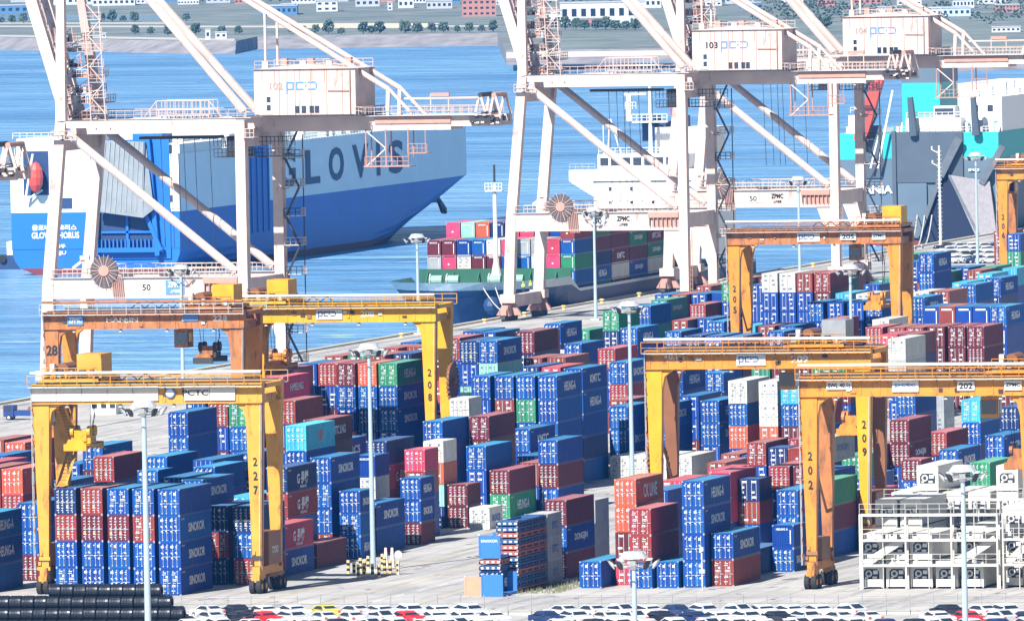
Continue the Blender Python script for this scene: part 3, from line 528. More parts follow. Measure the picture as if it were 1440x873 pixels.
def spreader(parent_name, x, y, z, ztop, label, m=ORG, dark=False, w=6.1):
    """headblock and spreader hanging on ropes; a thing of its own"""
    t = thing('crane_spreader', label, 'spreader', (x, y, z), 0, 'crane spreaders'); mm = DRK if dark else m
    b = MB(); b.box(-1.25, 1.25, -w / 2, w / 2, 0, .35, mm); b.box(-1.3, 1.3, -w / 2 - .3, -w / 2, -.25, .5, mm).box(-1.3, 1.3, w / 2, w / 2 + .3, -.25, .5, mm); b.prism([(-1.3, 0), (1.3, 0), (.8, 1.0), (-.8, 1.0)], -w / 2 - .15, -w / 2, m); b.build('spreader_frame', t)
    h = MB(); h.box(-1.1, 1.1, -1.1, 1.1, .45, 1.1, mm).box(-.7, .7, -1.3, -1.1, .7, 1.9, m); h.build('headblock', t)
    for sx in (-1, 1):
        for sy in (-1, 1): MB().tube((sx * .95 - .18, sy * .9, 1.75), (sx * .95 + .18, sy * .9, 1.75), .62, mm, n=12).tube((sx * .95 - .2, sy * .9, 1.75), (sx * .95 + .2, sy * .9, 1.75), .25, m, n=8).build('sheave', t)
    for sx in (-1, 1):
        for sy in (-1, 1): MB().tube((sx * .95, sy * .6, 1.9), (sx * 1.2, sy * .9, ztop - z), .035, DRK, n=4).build('rope', t)
    MB().path([(.3, 1.3, ztop - z), (.9, 1.5, (ztop - z) * .5), (.2, 1.2, 1.2)], .04, BLK, n=4).build('power_cable', t)
    return t
def wheel_set(par, x, y, m):
    b = MB(); b.box(x - .45, x + .45, y - 1.25, y + 1.25, 1.25, 2.0, m); b.prism([(x - .5, 1.3), (x + .5, 1.3), (x + .3, 2.5), (x - .3, 2.5)], y - .5, y + .5, m); bo = b.build('bogie', par)
    for dy in (-.85, .85):
        for dx in (-.38, .38): MB().tube((x + dx - .26, y + dy, .78), (x + dx + .26, y + dy, .78), .78, RUB, n=14).tube((x + dx - .28, y + dy, .78), (x + dx + .28, y + dy, .78), .36, m, n=8).build('wheel', bo)
def rtg(label, X, Y, leg_m, gird_m, no=None, legno=None, trolley=.5, spr=None, reel=None, stairs=False, panels=None, gate=True, span=24.3, rustside=None, sgn=True, far_m=None):
    t = thing('yard_crane', label, 'gantry crane', (X, Y, 0), 0, 'yard gantry cranes'); D = 7.4; zb, zt = 20.9, 22.9; far_m = far_m or leg_m
    for sx, x in ((-1, 0), (1, span)):
        for fy, y in ((0, 0), (1, D)):
            m = leg_m if not fy else far_m
            b = MB(); w1, w0 = .95, .48
            b.hexa([(x - w0, y - .4, 2.6), (x + w0, y - .4, 2.6), (x + w0, y + .4, 2.6), (x - w0, y + .4, 2.6)], [(x - w1, y - .6, zb), (x + w1, y - .6, zb), (x + w1, y + .6, zb), (x - w1, y + .6, zb)], m)
            s = -sx   # haunch toward the span
            b.prism([(x + s * w1, zb), (x + s * w1, zb - 2.2), (x + s * (w1 + .25), zb - .9), (x + s * (w1 + 1.4), zb)], y - .45, y + .45, m)
            lg = b.build('leg', t)
            wheel_set(t, x, y, BRN if fy else gird_m)
        MB().box(x - .42, x + .42, -.9, D + .9, 2.0, 2.9, gird_m).build('sill_beam', t)
        MB().box(x - .5, x + .5, .7, D - .7, zb - .2, zb + .8, gird_m).build('end_tie', t)
    # diagonal brace on left side, power box on the right side
    MB().tube((0, .3, zb - 6), (0, D - .4, zb - 13), .14, BRN, n=6).build('brace', t)
    pb = MB().box(span - .9, span + .9, 1.2, D - 1.4, 3.0, 6.6, RST).build('power_house', t); MB().box(-.7, .7, 1.6, D - 2., 3.0, 5.4, BRN).build('control_cabinet', t)
    # girders
    for gi, y in enumerate((-.1, D + .1)):
        b = MB(); b.box(-1.0, span + 1.0, y - .55, y + .55, zb, zt, gird_m)
        b.box(-1.05, span + 1.05, y - .75, y + .75, zt, zt + .1, gird_m); b.box(-1.05, span + 1.05, y - .75, y + .75, zb - .08, zb + .002, gird_m)
        for i in range(13): xx = -.4 + i * (span + .8) / 12; b.box(xx - .05, xx + .05, y - .62, y - .54, zb + .1, zt - .05, gird_m)
        b.box(-.6, span + .6, y - .06, y + .06, zt + .1, zt + .25, DRK); g = b.build('girder', t)
        w = MB(); w.box(-1.2, span + 1.2, y - (1.5 if gi == 0 else -.75), y - (.76 if gi == 0 else -1.5), zt - .25, zt - .18, GAL)
        w.rail((-1.2, y - (1.5 if gi == 0 else -1.5), zt - .2), (span + 1.2, y - (1.5 if gi == 0 else -1.5), zt - .2), gird_m if gate else GAL, 1.25, 1.9, .05)
        w.build('walkway_railing', t)
        if gi == 0:
            for k in range(4): xx = 3 + k * 6.1; MB().tube((xx, y - .3, zb - .05), (xx, y - .3, zb - .45), .12, GAL, .28, 8).build('floodlight', t)
    MB().box(-1.1, -.3, .7, D - .7, zt - .5, zt, gird_m).build('end_carriage', t); MB().box(span + .3, span + 1.1, .7, D - .7, zt - .5, zt, gird_m).build('end_carriage', t)
    tubeb = MB().tube((-1, -1.0, zt + 1.35), (span + 1, -1.0, zt + 1.35), .16, SIGNW if gate else gird_m, n=6); tubeb.build('cable_tray', t)
    # trolley
    tx = trolley * span; tr = MB(); tr.box(tx - 3.2, tx + 3.2, -.5, D + .5, zt + .3, zt + .75, gird_m)
    for k in range(5): tr.box(tx - 3 + k * 1.25, tx - 2.4 + k * 1.25, .3, 1.2, zt + .75, zt + 1.3 + .3 * (k % 2), DRK if k % 2 else gird_m)
    tr.rail((tx - 3.2, -.5, zt + .75), (tx + 3.2, -.5, zt + .75), gird_m, 1.1, 1.2, .045)
    for sx in (-2.9, 2.9): tr.tube((tx + sx, -.1, zt + .42), (tx + sx, .25, zt + .42), .42, DRK, n=10)
    trl = tr.build('trolley', t)
    MB().tube((tx - 1.5, 1.5, zt + 1.6), (tx - 1.5, 5.5, zt + 1.6), .75, RST, n=12).build('hoist_drum', trl)
    MB().box(tx + .2, tx + 3.0, 1.5, 5.5, zt + .75, zt + 3.3, panels or gird_m).build('machinery_box', trl)
    MB().box(tx - 2.6, tx - 2.1, .5, 1.4, zt + .75, zt + 2.3, SIGNW).build('electric_cabinet', trl)
    cb = MB(); cx = tx - 4.2; cb.box(cx - .9, cx + .9, 2.2, 4.6, zb - 2.6, zb - .3, gird_m); cb.box(cx - .8, cx + .8, 2.14, 2.2, zb - 2.2, zb - .7, GLS); cb.box(cx + .9, cx + .96, 2.4, 4.4, zb - 2.2, zb - .7, GLS); cb.box(cx - .5, cx + .5, 3, 4, zb - .3, zt + .4, gird_m); cb.build('operator_cabin', trl)
    rq = random.Random(int(abs(X) * 10))
    for k in range(9):
        xx = tx - 3 + k * .72; z1 = zt + .8 + rq.random() * .9; MB().box(xx, xx + rq.uniform(.25, .6), -.3 + .4 * (k % 2), .3 + .4 * (k % 2), zt + .75, z1, rq.choice([DRK, gird_m, GAL, RST, BRN])).build('trolley_equipment', trl)
    MB().path([(tx - 3.4, -1.0, zt + 1.3)] + [(tx - 3.4 - k * .9, -1.0, zt + (.55 if k % 2 else 1.25)) for k in range(1, 8)] if tx > 9 else [(tx + 3.4, -1.0, zt + 1.3)] + [(tx + 3.4 + k * .9, -1.0, zt + (.55 if k % 2 else 1.25)) for k in range(1, 8)], .06, BLK, n=4).build('festoon_cable', t)
    for k in range(8): xx = 1.2 + rq.random() * (span - 3); zz = zb + rq.uniform(.2, 1.2); MB().box(xx, xx + rq.uniform(.25, .7), -.80, -.655, zz, zz + rq.uniform(.2, .45), rq.choice([GAL, BRN, DRK, gird_m])).build('junction_box', t)
    for sx_ in (0, span):
        for fy_ in (0, D):
            for k in range(4): zz = 2.6 + k * .55; MB().box(sx_ - .75 + .1 * k, sx_ - .45 + .1 * k if k % 2 else sx_ + .7, fy_ - .62, fy_ - .41, zz, zz + .4, rq.choice([DRK, BRN, RST, gird_m])).build('drive_box', t)
    MB().tube((span + .55, -.5, 3), (span + 1.02, -.66, zb), .07, DRK, n=5).tube((span + .3, -.5, 3), (span + .8, -.66, zb), .05, GAL, n=5).build('leg_conduit', t)
    lad = MB()
    for i in range(11): z0 = 3.4 + i * 1.65; lad.tube((-.9, -.45, z0), (-.9, -1.0, z0), .05, gird_m, n=4).tube((-.9, -1.0, z0), (-1.0, -.5, z0 + .5), .05, gird_m, n=4)
    for yy in (-.5, -.95): lad.tube((-1.0, yy, 2.6), (-1.0, yy, zt), .045, GAL, n=4)
    lad.build('ladder', t)
    if stairs:
        st = MB()
        for k in range(4):
            z0 = 3 + k * 4.4; y0, y1 = (1.2, D - 1) if k % 2 == 0 else (D - 1, 1.2)
            for xx in (1.2, 2.1): st.bar((xx, y0, z0), (xx, y1, z0 + 4.4), .3, .08, gird_m)
            for q in range(12): f = (q + .5) / 12; st.box(1.2, 2.1, y0 + (y1 - y0) * f - .15, y0 + (y1 - y0) * f + .15, z0 + 4.4 * f - .03, z0 + 4.4 * f + .03, BRN)
            st.box(1.1, 2.2, y1 - .6, y1 + .6, z0 + 4.36, z0 + 4.42, gird_m)
        st.build('stairway', t)
    if no:
        MB().box(span * .72 - .95, span * .72 + .95, -.80, -.66, zb + .35, zt - .35, SIGNW).build('number_plate', t)
        text(no, BLK, 1.5, .85, t, (span * .72, -.82, (zb + zt) / 2))
    if legno:
        for i, ch in enumerate(legno): text(ch, BRN, .5, .95, t, (span if legno in ('208', '209') else 0, -.47 - .2 * (9 + i * -1.5 + 3) / 21, 14.4 - i * 1.6)) if False else text(ch, BLK, .5, .95, t, ((span if legno in ('208', '209', '227') else 0) + .05, -.56, 14.4 - i * 1.55))
    if reel:
        rx, rz = reel; b = MB(); b.tube((rx - .12, D * .5, rz), (rx + .12, D * .5, rz), 2.5, RST, n=26)
        for i in range(26): a = i * 2 * math.pi / 26; b.box(rx - .22, rx + .22, D * .5 + 2.5 * math.cos(a) - .13, D * .5 + 2.5 * math.cos(a) + .13, rz + 2.5 * math.sin(a) - .13, rz + 2.5 * math.sin(a) + .13, RST)
        b.tube((rx - .5, D * .5, rz), (rx + .5, D * .5, rz), .5, BRN, n=10); b.build('cable_reel', t)
    if sgn:
        b = MB().box(span * .47 - 1.7, span * .47 + 1.7, -.82, -.66, zb + .3, zt - .3, SIGNW); s_ = b.build('sign_board', t)
        b = MB(); logo_pctc(b, span * .47 - 1.45, -.83, zb + .72, .62, LGN, LGN); b.build('logo', s_)
    return t
r227 = rtg('yellow and cream yard crane number 227 at the lower left, white panelled girder', -54.9, 5, CREAM, CREAM, legno='227', trolley=.14, stairs=True, panels=CREAM, sgn=False)
for k in range(9):
    if k not in (5, 8): MB().box(-1 + k * 2.92, 1.86 + k * 2.92, -.86, -.70, 21.15, 22.75, mat('girder_panel_white', (.62, .58, .52), .5, var=.1)).build('girder_panel', r227)
text('PCTC', BLK, 3.0, .6, r227, (17.8, -.89, 22)); MB().tube((14.9, -.9, 22), (14.9, -.86, 22), .55, LGB, n=16).tube((14.9, -.91, 22), (14.9, -.87, 22), .42, SIGNW, n=16).build('logo', r227)
text('TOYOKO', SIGNW, 2.6, .8, r227, (25.22, 3.6, 4.6), R(90))
spreader('', -54.9 + 3.6, 8.5, 15.9, 22.6, 'yellow crane spreader hanging above the front blue containers on the left', YEL)
r228 = rtg('rusty orange yard crane number 28 behind the cream one at the left', -112.5, 196, ROR, ROR, trolley=.84, panels=YEL, gate=False, sgn=False, span=24.3, far_m=ORG)
text('28', BLK, 1.5, 1.3, r228, (0.05, -.62, 18.2)); text('HANJIN', SIGNW, 4.2, .7, r228, (9.4, -.7, 21.9)); text('228', SIGNW, 1.9, .7, r228, (22.2, -.7, 22.1))
MB().box(2.2, 4.3, -.82, -.66, 21.4, 22.6, LGB).build('maker_plate', r228); text('ZPMC', SIGNW, 1.7, .7, r228, (3.25, -.84, 22)); MB().box(17.4, 19.4, -.82, -.66, 21.8, 22.6, LGB).build('maker_plate', r228)
spreader('', -112.5 + 19.6, 199.5, 16.6, 22.6, 'dark tilted crane spreader hanging over the water between two yellow cranes', ROR, dark=True)
r208 = rtg('bright yellow yard crane number 208 with a brown cable reel', -91.4, 210, YEL, YEL, legno='208', trolley=.1, panels=YEL, reel=(26.2, 13), span=24.3)
text('208', SIGNW, 1.8, .8, r208, (16.4, -.7, 21.9)); text('40.1T', SIGNW, 2.4, .7, r208, (2.2, -.7, 22.2)); text('2', BLK, .5, .95, r208, (.05, -.56, 14.4))
spreader('', -91.4 + 3.7, 213.5, 15, 22.6, 'rusty orange crane spreader beside the left leg of crane 208', ORG)
r209 = rtg('yellow orange yard crane number 209 in the middle right with a rusty reel', -3.6, 76, YEL, ORG, legno='209', trolley=.78, panels=mat('machine_grey', (.25, .27, .29), .5), reel=(-1.4, 11.2), span=24.5, far_m=RST)
text('209', SIGNW, 2., .85, r209, (17.2, -.7, 21.9)); text('40.1 T', SIGNW, 2.6, .7, r209, (2.6, -.7, 22.3))
spreader('', -3.6 + 22.4, 79.5, 13.4, 22.6, 'orange crane spreader gripping a container between the legs of 202 and 209', ORG)
r202 = rtg('orange yard crane number 202 at the lower right above the reefer racks', 30.5, 10, ORG, ORG, no=None, legno='202', trolley=.97, panels=ORG, span=24.3, far_m=ROR, sgn=False)
MB().box(2.1, 4.9, -.85, -.68, 21.6, 22.5, SIGNW).build('load_plate', r202); text('SWL 40.1t', BLK, 2.5, .5, r202, (3.5, -.87, 22.05))
MB().box(9.4, 12.3, -.85, -.68, 21.3, 22.5, SIGNW).build('sign_board', r202); text('pctc', LGB, 2.3, .5, r202, (10.85, -.87, 22.)); MB().box(16.6, 18.5, -.85, -.68, 21.4, 22.4, SIGNW).build('number_plate', r202); text('202', BLK, 1.5, .65, r202, (17.55, -.87, 21.9))
MB().box(21.8, 23.7, -.85, -.68, 21.4, 22.4, SIGNW).build('maker_plate', r202); text('ZPMC', BLK, 1.6, .45, r202, (22.75, -.87, 22))
spreader('', 30.5 + 22.0, 16.5, 12.9, 22.6, 'rusty crane spreader hanging at the right edge above the reefer rack', ROR, dark=False)
r205 = rtg('orange yard crane number 205 near the quay with its yellow legs', -90.9, 466, ORG, ROR, legno='205', trolley=.9, panels=YEL, span=24.3, far_m=ORG)
MB().box(16.2, 18.6, -.85, -.68, 21.4, 22.4, SIGNW).build('number_plate', r205); text('205', BLK, 1.8, .7, r205, (17.4, -.87, 21.9)); MB().box(21, 23, -.85, -.68, 21.4, 22.4, SIGNW).build('maker_plate', r205); text('ZPMC', BLK, 1.7, .5, r205, (22, -.87, 22))
spreader('', -90.9 + 20.6, 469.5, 11.3, 22.6, 'brown orange crane spreader lowered inside crane 205', ORG)
r206 = rtg('orange yard crane number 206 cut off by the right edge', -117, 762, ORG, ORG, legno='206', trolley=.2, panels=YEL, span=24.3, sgn=False, far_m=ROR)
# ================================================================ ship to shore cranes
STW = mat('crane_paint_off_white', (.62, .48, .43), .55, var=.14, nscale=.35, c2=(.36, .20, .15), noise=.1); STP = mat('crane_paint_pink', (.46, .26, .21), .6, var=.1, nscale=.5)
def sts(label, Y, num, sign, zpmc_blue=True, detail=True):
    LS = -158.0; t = thing('quay_crane', label, 'container crane', (LS, Y, 0), 0, 'ship to shore cranes'); D = 19.5; m = STW; ZB = 38.8; Zg = 38.8
    for fy, y in ((0, 0), (1, D)):
        s = 1 if fy == 0 else -1
        MB().bar((-30.5, y, 3.), (-29.8, y, 17), 1.7, 1.6, m).bar((-29.8, y, 16.9), (-27.4, y, ZB + 2), 1.7, 1.6, m, 1.55, 1.5).build('leg', t)
        MB().bar((0, y, 3.), (0, y, ZB + 2), 1.5, 1.8, m).prism([(-.75, 15), (-3.4, 15), (-.75, 8)], y - .5, y + .5, m).build('leg', t)
        MB().box(-29.4, -.74, y - .7, y + .7, 14.9, 17.9, m).box(-29.4, -.7, y - 1.0, y + 1.3, 17.9, 18.0, GAL).rail((-29, y - 1, 18), (-1, y - 1, 18), m, 1.2, 1.5, .05).rail((-29, y + 1.3, 18), (-1, y + 1.3, 18), m, 1.2, 1.5, .05).build('portal_beam', t)
        MB().box(-27., -.7, y - .45, y + .45, ZB + 1.1, ZB + 2.1, m).build('upper_tie_beam', t)
        MB().tube((-26.4, y, ZB + .2), (-1.2, y, 18.6), .62, m, n=10).build('diagonal_brace', t)
        # A-frame leg above the waterside leg
        ya = 9.75 + (y - 9.75) * .08
        MB().bar((-27.4, y, ZB + 2), (-29.6, ya, 75), 1.5, 1.3, m, .9, .9).build('a_frame_leg', t)
    for x, z0, h, wd in ((-30.5, 2.2, 2.0, .7), (0, 2.2, 2.0, .7), (-28.0, 36.5, 2.4, .6), (0, 36.8, 2.6, .6), (-29.7, 15.0, 2.2, .55), (0, 15.2, 2.4, .6)):
        MB().box(x - wd, x + wd, .75, D - .75, z0, z0 + h, m).build('cross_beam', t)
    MB().bar((-29.1, 9.75, 72), (-29.6, 9.75, 76), 5, 1.5, m).build('a_frame_head', t)
    for x in (-30.5, 0):
        for y in (0, D):
            b = MB(); b.prism([(x - 2.2, .9), (x + 2.2, .9), (x + .9, 3), (x - .9, 3)], y - .5, y + .5, STP).box(x - .5, x + .5, y - 4.2, y + 4.2, 1.0, 1.9, STP)
            
            for k in (-2.6, 2.6): b.prism([(x - .9, .9), (x + .9, .9), (x + .35, 2.3), (x - .35, 2.3)], y + k - .9, y + k + .9, STP)
            b.box(x - 1.3, x + 1.3, y - 1.4, y + 1.4, 3.0, 4.4, STW).box(x - .55, x + .55, y - 3.2, y + 3.2, 2.0, 2.6, STP)
            for k in (-3.4, -1.7, 1.7, 3.4): b.box(x - .75, x - .45, y + k - .3, y + k + .3, .6, 1.8, DRK)
            bo = b.build('bogie', t)
            for k in range(8): yy = y - 3.9 + k * 1.1; MB().tube((x - .3, yy, .45), (x + .3, yy, .45), .45, DRK, n=10).build('wheel', bo)
    # trolley girders (landside part), tail
    for y in (7.0, 12.5):
        MB().box(-28, 30.0, y - .6, y + .6, Zg, Zg + 2.1, m).box(30, 37.5, y - .55, y + .55, Zg + .5, Zg + 2.1, m).build('main_girder', t)
    MB().box(-26, 36, 5.6, 6.3, Zg + 2.1, Zg + 2.2, GAL).rail((-26, 5.6, Zg + 2.2), (-.9, 5.6, Zg + 2.2), m, 1.2, 1.3, .05).rail((16, 5.6, Zg + 2.2), (36, 5.6, Zg + 2.2), m, 1.2, 1.3, .05).box(-26, 36, 13.3, 14., Zg + 2.1, Zg + 2.2, GAL).rail((-26, 14., Zg + 2.2), (-.9, 14., Zg + 2.2), m, 1.2, 1.3, .05).rail((16, 14, Zg + 2.2), (36, 14., Zg + 2.2), m, 1.2, 1.3, .05).build('girder_walkway', t)
    MB().box(18.5, 30, 6.2, 6.38, Zg + 1.0, Zg + 2.0, STP).build('cable_tray', t)
    for x in (-24, -12, 20, 28, 36): MB().box(x - .3, x + .3, 7.6, 11.9, Zg + 1., Zg + 1.9, m).build('girder_tie', t)
    b = MB(); 
    for k in range(3): b.rail((-15 + k * .1, 7.2 + k * 2.4, Zg + 2.1), (-7, 7.2 + k * 2.4, Zg + 2.1), m, 2.6, 1.2, .07)
    b.tube((-15, 7.2, Zg + 4.7), (-17, 7.2, Zg + 2.2), .08, m, n=4).tube((-7, 7.2, Zg + 4.7), (-5, 7.2, Zg + 2.2), .08, m, n=4).box(-15, -7, 7.2, 12, Zg + 2.5, Zg + 2.6, GAL); b.build('maintenance_platform', t)
    # machinery house
    hs = MB(); hs.box(.8, 16.2, 4.4, 15, Zg + 2.5, Zg + 9.2, m); hs.prism([(.5, Zg + 9.2), (16.5, Zg + 9.2), (8.5, Zg + 9.9)], 4.1, 15.3, m)
    for k in range(8): hs.box(2 + k * 1.9, 2.07 + k * 1.9, 4.32, 4.4, Zg + 7.2, Zg + 9.2, STP)
    for k in range(3): hs.box(5.8 + k * 1.8, 5.86 + k * 1.8, 4.34, 4.4, Zg + 2.6, Zg + 6.0, STP)
    hs = hs.build('machinery_house', t)
    MB().box(1.9, 3.5, 4.3, 4.4, Zg + 2.7, Zg + 5.6, SIGNW).build('door', hs)
    for z in (3.2, 4.4): MB().box(2.7, 3.3, 4.24, 4.3, Zg + z, Zg + z + .8, GLS).build('window', hs)
    for x in (7., 8., 9.2, 10.): MB().box(x, x + .65, 4.3, 4.4, Zg + 2.8, Zg + 3.8, GLS).build('window', hs)
    text(num, BLK if num == '103' else mat('faded_number', (.35, .25, .22), .6), 2.0, 1.1, hs, (4.2, 4.36, Zg + 6.7))
    b = MB(); logo_pctc(b, 5.7, 4.38, Zg + 6.1, 1.25, LGB, LGG); b.build('logo', hs)
    for k in range(6): MB().box(1.6 + k * 2.3, 2.5 + k * 2.3, 6 + (k % 3) * 2, 7.2 + (k % 3) * 2, Zg + 9.3, Zg + 10.3 + .4 * (k % 2), STP if k % 2 else GAL).build('roof_vent', hs)
    for k in range(5): MB().box(4.6 + k * 2.4, 4.66 + k * 2.4, 4.3, 4.4, Zg + 2.5, Zg + 9.1, STP).build('panel_joint', hs)
    MB().tube((15.4, 4.2, Zg + 2.6), (15.4, 4.2, Zg + 9), .09, STP, n=5).tube((15.4, 4.2, Zg + 6), (12, 4.25, Zg + 6), .07, STP, n=5).build('drain_pipe', hs)
    MB().box(-.2, 17.4, 3.4, 16, Zg + 2.3, Zg + 2.45, DRK).rail((-.2, 3.4, Zg + 2.45), (1.2, 3.4, Zg + 2.45), m, 1.1, 1., .05).rail((16.4, 3.4, Zg + 2.45), (17.4, 3.4, Zg + 2.45), m, 1.1, .5, .05).rail((17.4, 3.4, Zg + 2.45), (17.4, 16, Zg + 2.45), m, 1.1, 1.2, .05).build('house_deck', t)
    MB().rail((.9, 4.5, Zg + 9.3), (16, 4.5, Zg + 9.3), m, 1.1, 1.5, .05).build('roof_railing', t); MB().rail((.9, 14.9, Zg + 9.3), (16, 14.9, Zg + 9.3), m, 1.1, 1.5, .05).build('roof_railing', t)
    # stays
    for y in (6.6, 13.0):
        MB().tube((-28.6, y * .35 + 6.3, 73), (-1.4, y, Zg + 3), .62, m, n=8).build('forestay', t)
        MB().tube((-28.6, y * .35 + 6.3, 75), (20.6, y, Zg + 6.0), .38, m, n=8).build('backstay', t)
        MB().bar((20.4, y, Zg + 2.1), (20.6, y, Zg + 6.2), .55, .55, m).bar((20.6, y, Zg + 6.2), (24.4, y, Zg + 2.1), .4, .4, m).build('stay_post', t)
        MB().bar((2.0, y, Zg + 9.6), (2.0, y, Zg + 17.5), .3, .3, m).build('stay_prop', t)
        # raised boom
        b = MB(); b.bar((-28.4, y, Zg + 2), (-39.5, y, Zg + 40), 1.7, 1.5, m); b.build('boom_girder', t)
    b = MB(); hh = Vector((-28.4, 0, Zg + 2)); tt = Vector((-39.5, 0, Zg + 40))
    for k in range(12):
        p = hh + (tt - hh) * (k + .4) / 12; q = hh + (tt - hh) * (k + 1.2) / 12
        b.bar((p.x, 7.2, p.z), (p.x, 12.4, p.z), .35, .35, m); b.bar((p.x, 7.2, p.z), (q.x, 12.4, q.z), .2, .2, m)
        b.rail((p.x + 1.2, 6.1, p.z), (q.x + 1.2, 6.1, q.z), m, .9, 2, .05)
    b.build('boom_bracing', t)
    # machinery decks at the boom hinge
    rn = random.Random(int(num))
    for k in range(7):
        z = Zg + 2.2 + k * 1.9 + .4 * (k % 2); x0 = -28.2 - .28 * k; x1 = x0 + 4.6 - .25 * k + (k % 2); y0 = 5.4 + .5 * (k % 3); y1 = 14 - .5 * (k % 2); b = MB().box(x0, x1, y0, y1, z, z + .12, STP if k % 2 else m)
        b.rail((x0, y0, z + .1), (x1, y0, z + .1), m if k % 2 else STP, 1.1, .7, .06).rail((x1, y0, z + .1), (x1, y1, z + .1), m, 1.1, 1.1, .06)
        for q in range(5): xx = x0 + .3 + q * (x1 - x0 - 1) / 5; hh_ = rn.uniform(.4, 1.3); b.box(xx, xx + rn.uniform(.3, .7), y0 + .2, y0 + .9, z + .1, z + .1 + hh_, rn.choice([STP, DRK, m, GAL]))
        for q in (x0 + .2, x1 - .2): b.bar((q, y0 + .1, z), (q - .28, y0 + .1, z + 2.1), .14, .14, STP)
        b.bar((x0 + .2, y0 + .1, z), (x1 - .4, y0 + .1, z + 2.1), .1, .1, m); b.build('hinge_deck', t)
    b = MB()
    for k in range(7): z = Zg + 3 + 2.3 * k; x = -24.4 - .1 * k; b.box(x, x + 2.4, 5, 7.4, z, z + .08, GAL).rail((x, 5, z), (x + 2.4, 5, z), m, 1.1, .8, .05).bar((x + (.2 if k % 2 else 2.2), 5.2, z), (x + (2.2 if k % 2 else .2), 5.2, z + 2.3), .1, .5, m)
    for xx in (-24.4, -22.2): b.tube((xx, 5, Zg + 2), (xx - .7, 5, Zg + 19), .09, m, n=5)
    b.build('boom_stairway', t)
    # tail sheaves
    b = MB()
    for x in (33.6, 35.8):
        for y in (6.8, 12.7): b.bar((x, y, Zg + 2), (x + .7, y, Zg + 5.2), .35, .3, m).bar((x + 1.7, y, Zg + 2), (x + .8, y, Zg + 5.2), .35, .3, m)
    b.tube((34.4, 6.6, Zg + 5.0), (34.4, 13, Zg + 5.), .35, DRK, n=8).tube((36.5, 6.6, Zg + 5.), (36.5, 13, Zg + 5.), .35, STP, n=8); b.box(33, 37.4, 5.8, 6.2, Zg + 1.0, Zg + 1.8, DRK)
    for k in range(14): x = 33 + rn.uniform(0, 4.4); z = Zg + rn.uniform(.6, 2.4); b.box(x, x + .5, 5.4, 13.6, z, z + .25, m if k % 2 else DRK)
    b.rail((24, 5.7, Zg + 2.2), (33, 5.7, Zg + 2.2), m, 1.2, 1.2, .06).tube((23, 6.5, Zg + 4.6), (34, 6.5, Zg + 4.6), .16, m, n=5)
    for x in (27, 29.7): b.tube((x, 6.5, Zg + 2.1), (x, 6.5, Zg + 5.2), .1, m, n=5)
    b.box(27, 29.8, 6.3, 6.7, Zg + 4.9, Zg + 5.4, STP); b.build('tail_sheaves', t)
    # cage under the tail
    b = MB()
    for x in (17.2, 20.2, 23.6):
        for y in (6, 9): b.tube((x, y, Zg + .2), (x, y, Zg - (5.2 if x < 21 else 4)), .11, STP, n=5)
    b.bar((17.2, 6, Zg), (20.2, 6, Zg - 2.6), .16, .16, m).bar((20.2, 6, Zg - 2.6), (17.2, 6, Zg - 5.2), .16, .16, m).box(16.8, 23.8, 5.8, 9.2, Zg - 5.3, Zg - 5.15, STP).rail((17, 5.9, Zg - 5.15), (23.6, 5.9, Zg - 5.15), STP, 1.3, .8, .06)
    b.box(23.5, 26.4, 6, 8.6, Zg - 3.4, Zg - 3.3, STP).rail((23.5, 6, Zg - 3.3), (26.4, 6, Zg - 3.3), STP, 1.3, .6, .06).tube((26.2, 6, Zg - 3.3), (26.2, 6, Zg), .08, STP, n=4); b.build('maintenance_cage', t)
    # operator cab, trolley, ropes
    b = MB().box(-4.6, -1.6, 8, 11.5, Zg - 3.6, Zg - .6, DRK); b.rail((-6.4, 7.4, Zg - 3.6), (6, 7.4, Zg - 3.6), DRK, 1.2, .6, .06).rail((-6.4, 7.4, Zg - 2.1), (6, 7.4, Zg - 2.1), DRK, 1.4, .6, .06).box(-6.4, 6, 7.4, 12, Zg - 3.7, Zg - 3.6, DRK).box(-18, -6, 8, 11.5, Zg - .9, Zg - .5, DRK); b.box(-4.5, -1.7, 7.92, 8, Zg - 2.8, Zg - 1.2, GLS); b.build('operator_cab', t)
    for x in (-15, -13.6, -12.4, -11.5, -9.8, -7.5): MB().tube((x, 9, Zg - .8), (x + .3, 9.4, 17.5 if num == '103' else 22), .05, DRK, n=4).build('hoist_rope', t)
    # portal cable reel, festoon
    b = MB(); b.tube((-21, -.9, 19.0), (-21, -1.3, 19.0), 2.1, mat('reel_dark', (.08, .07, .07), .6), n=28)
    for i in range(20): a = i * 2 * math.pi / 20; b.tube((-21, -1.35, 19), (-21 + 2.4 * math.cos(a), -1.35, 19 + 2.4 * math.sin(a)), .05, STP if i % 2 else m, n=4)
    b.tube((-21, -1.5, 19), (-21, -1.2, 19), .8, STP, n=12); b.build('cable_reel', t)
    b = MB()
    for k in range(6): b.path([(-19.9 + k * .3, -1.05, 18.3), (-19.7 + k * .3, -1.1, 15.4), (-19.3 + k * .3, -1.05, 14.6)], .08, STP, n=5)
    b.build('festoon_cable', t)
    MB().box(-24.8, -23.4, -.8, -.2, 20.6, 21.2, m).bar((-26, -.4, 19.4), (-24.2, -.4, 20.7), .4, .3, m).build('floodlight_arm', t)
    b = MB().box(-6, -.8, -1.2, -.72, 17.0, 17.9, STP)
    for k in range(7): b.box(-5.8 + k * .75, -5.72 + k * .75, -1.25, -.72, 15.6, 17.2, STP)
    b.box(-5.4, -.8, -.78, -.71, 15.5, 17, STP); b.build('access_gangway', t)
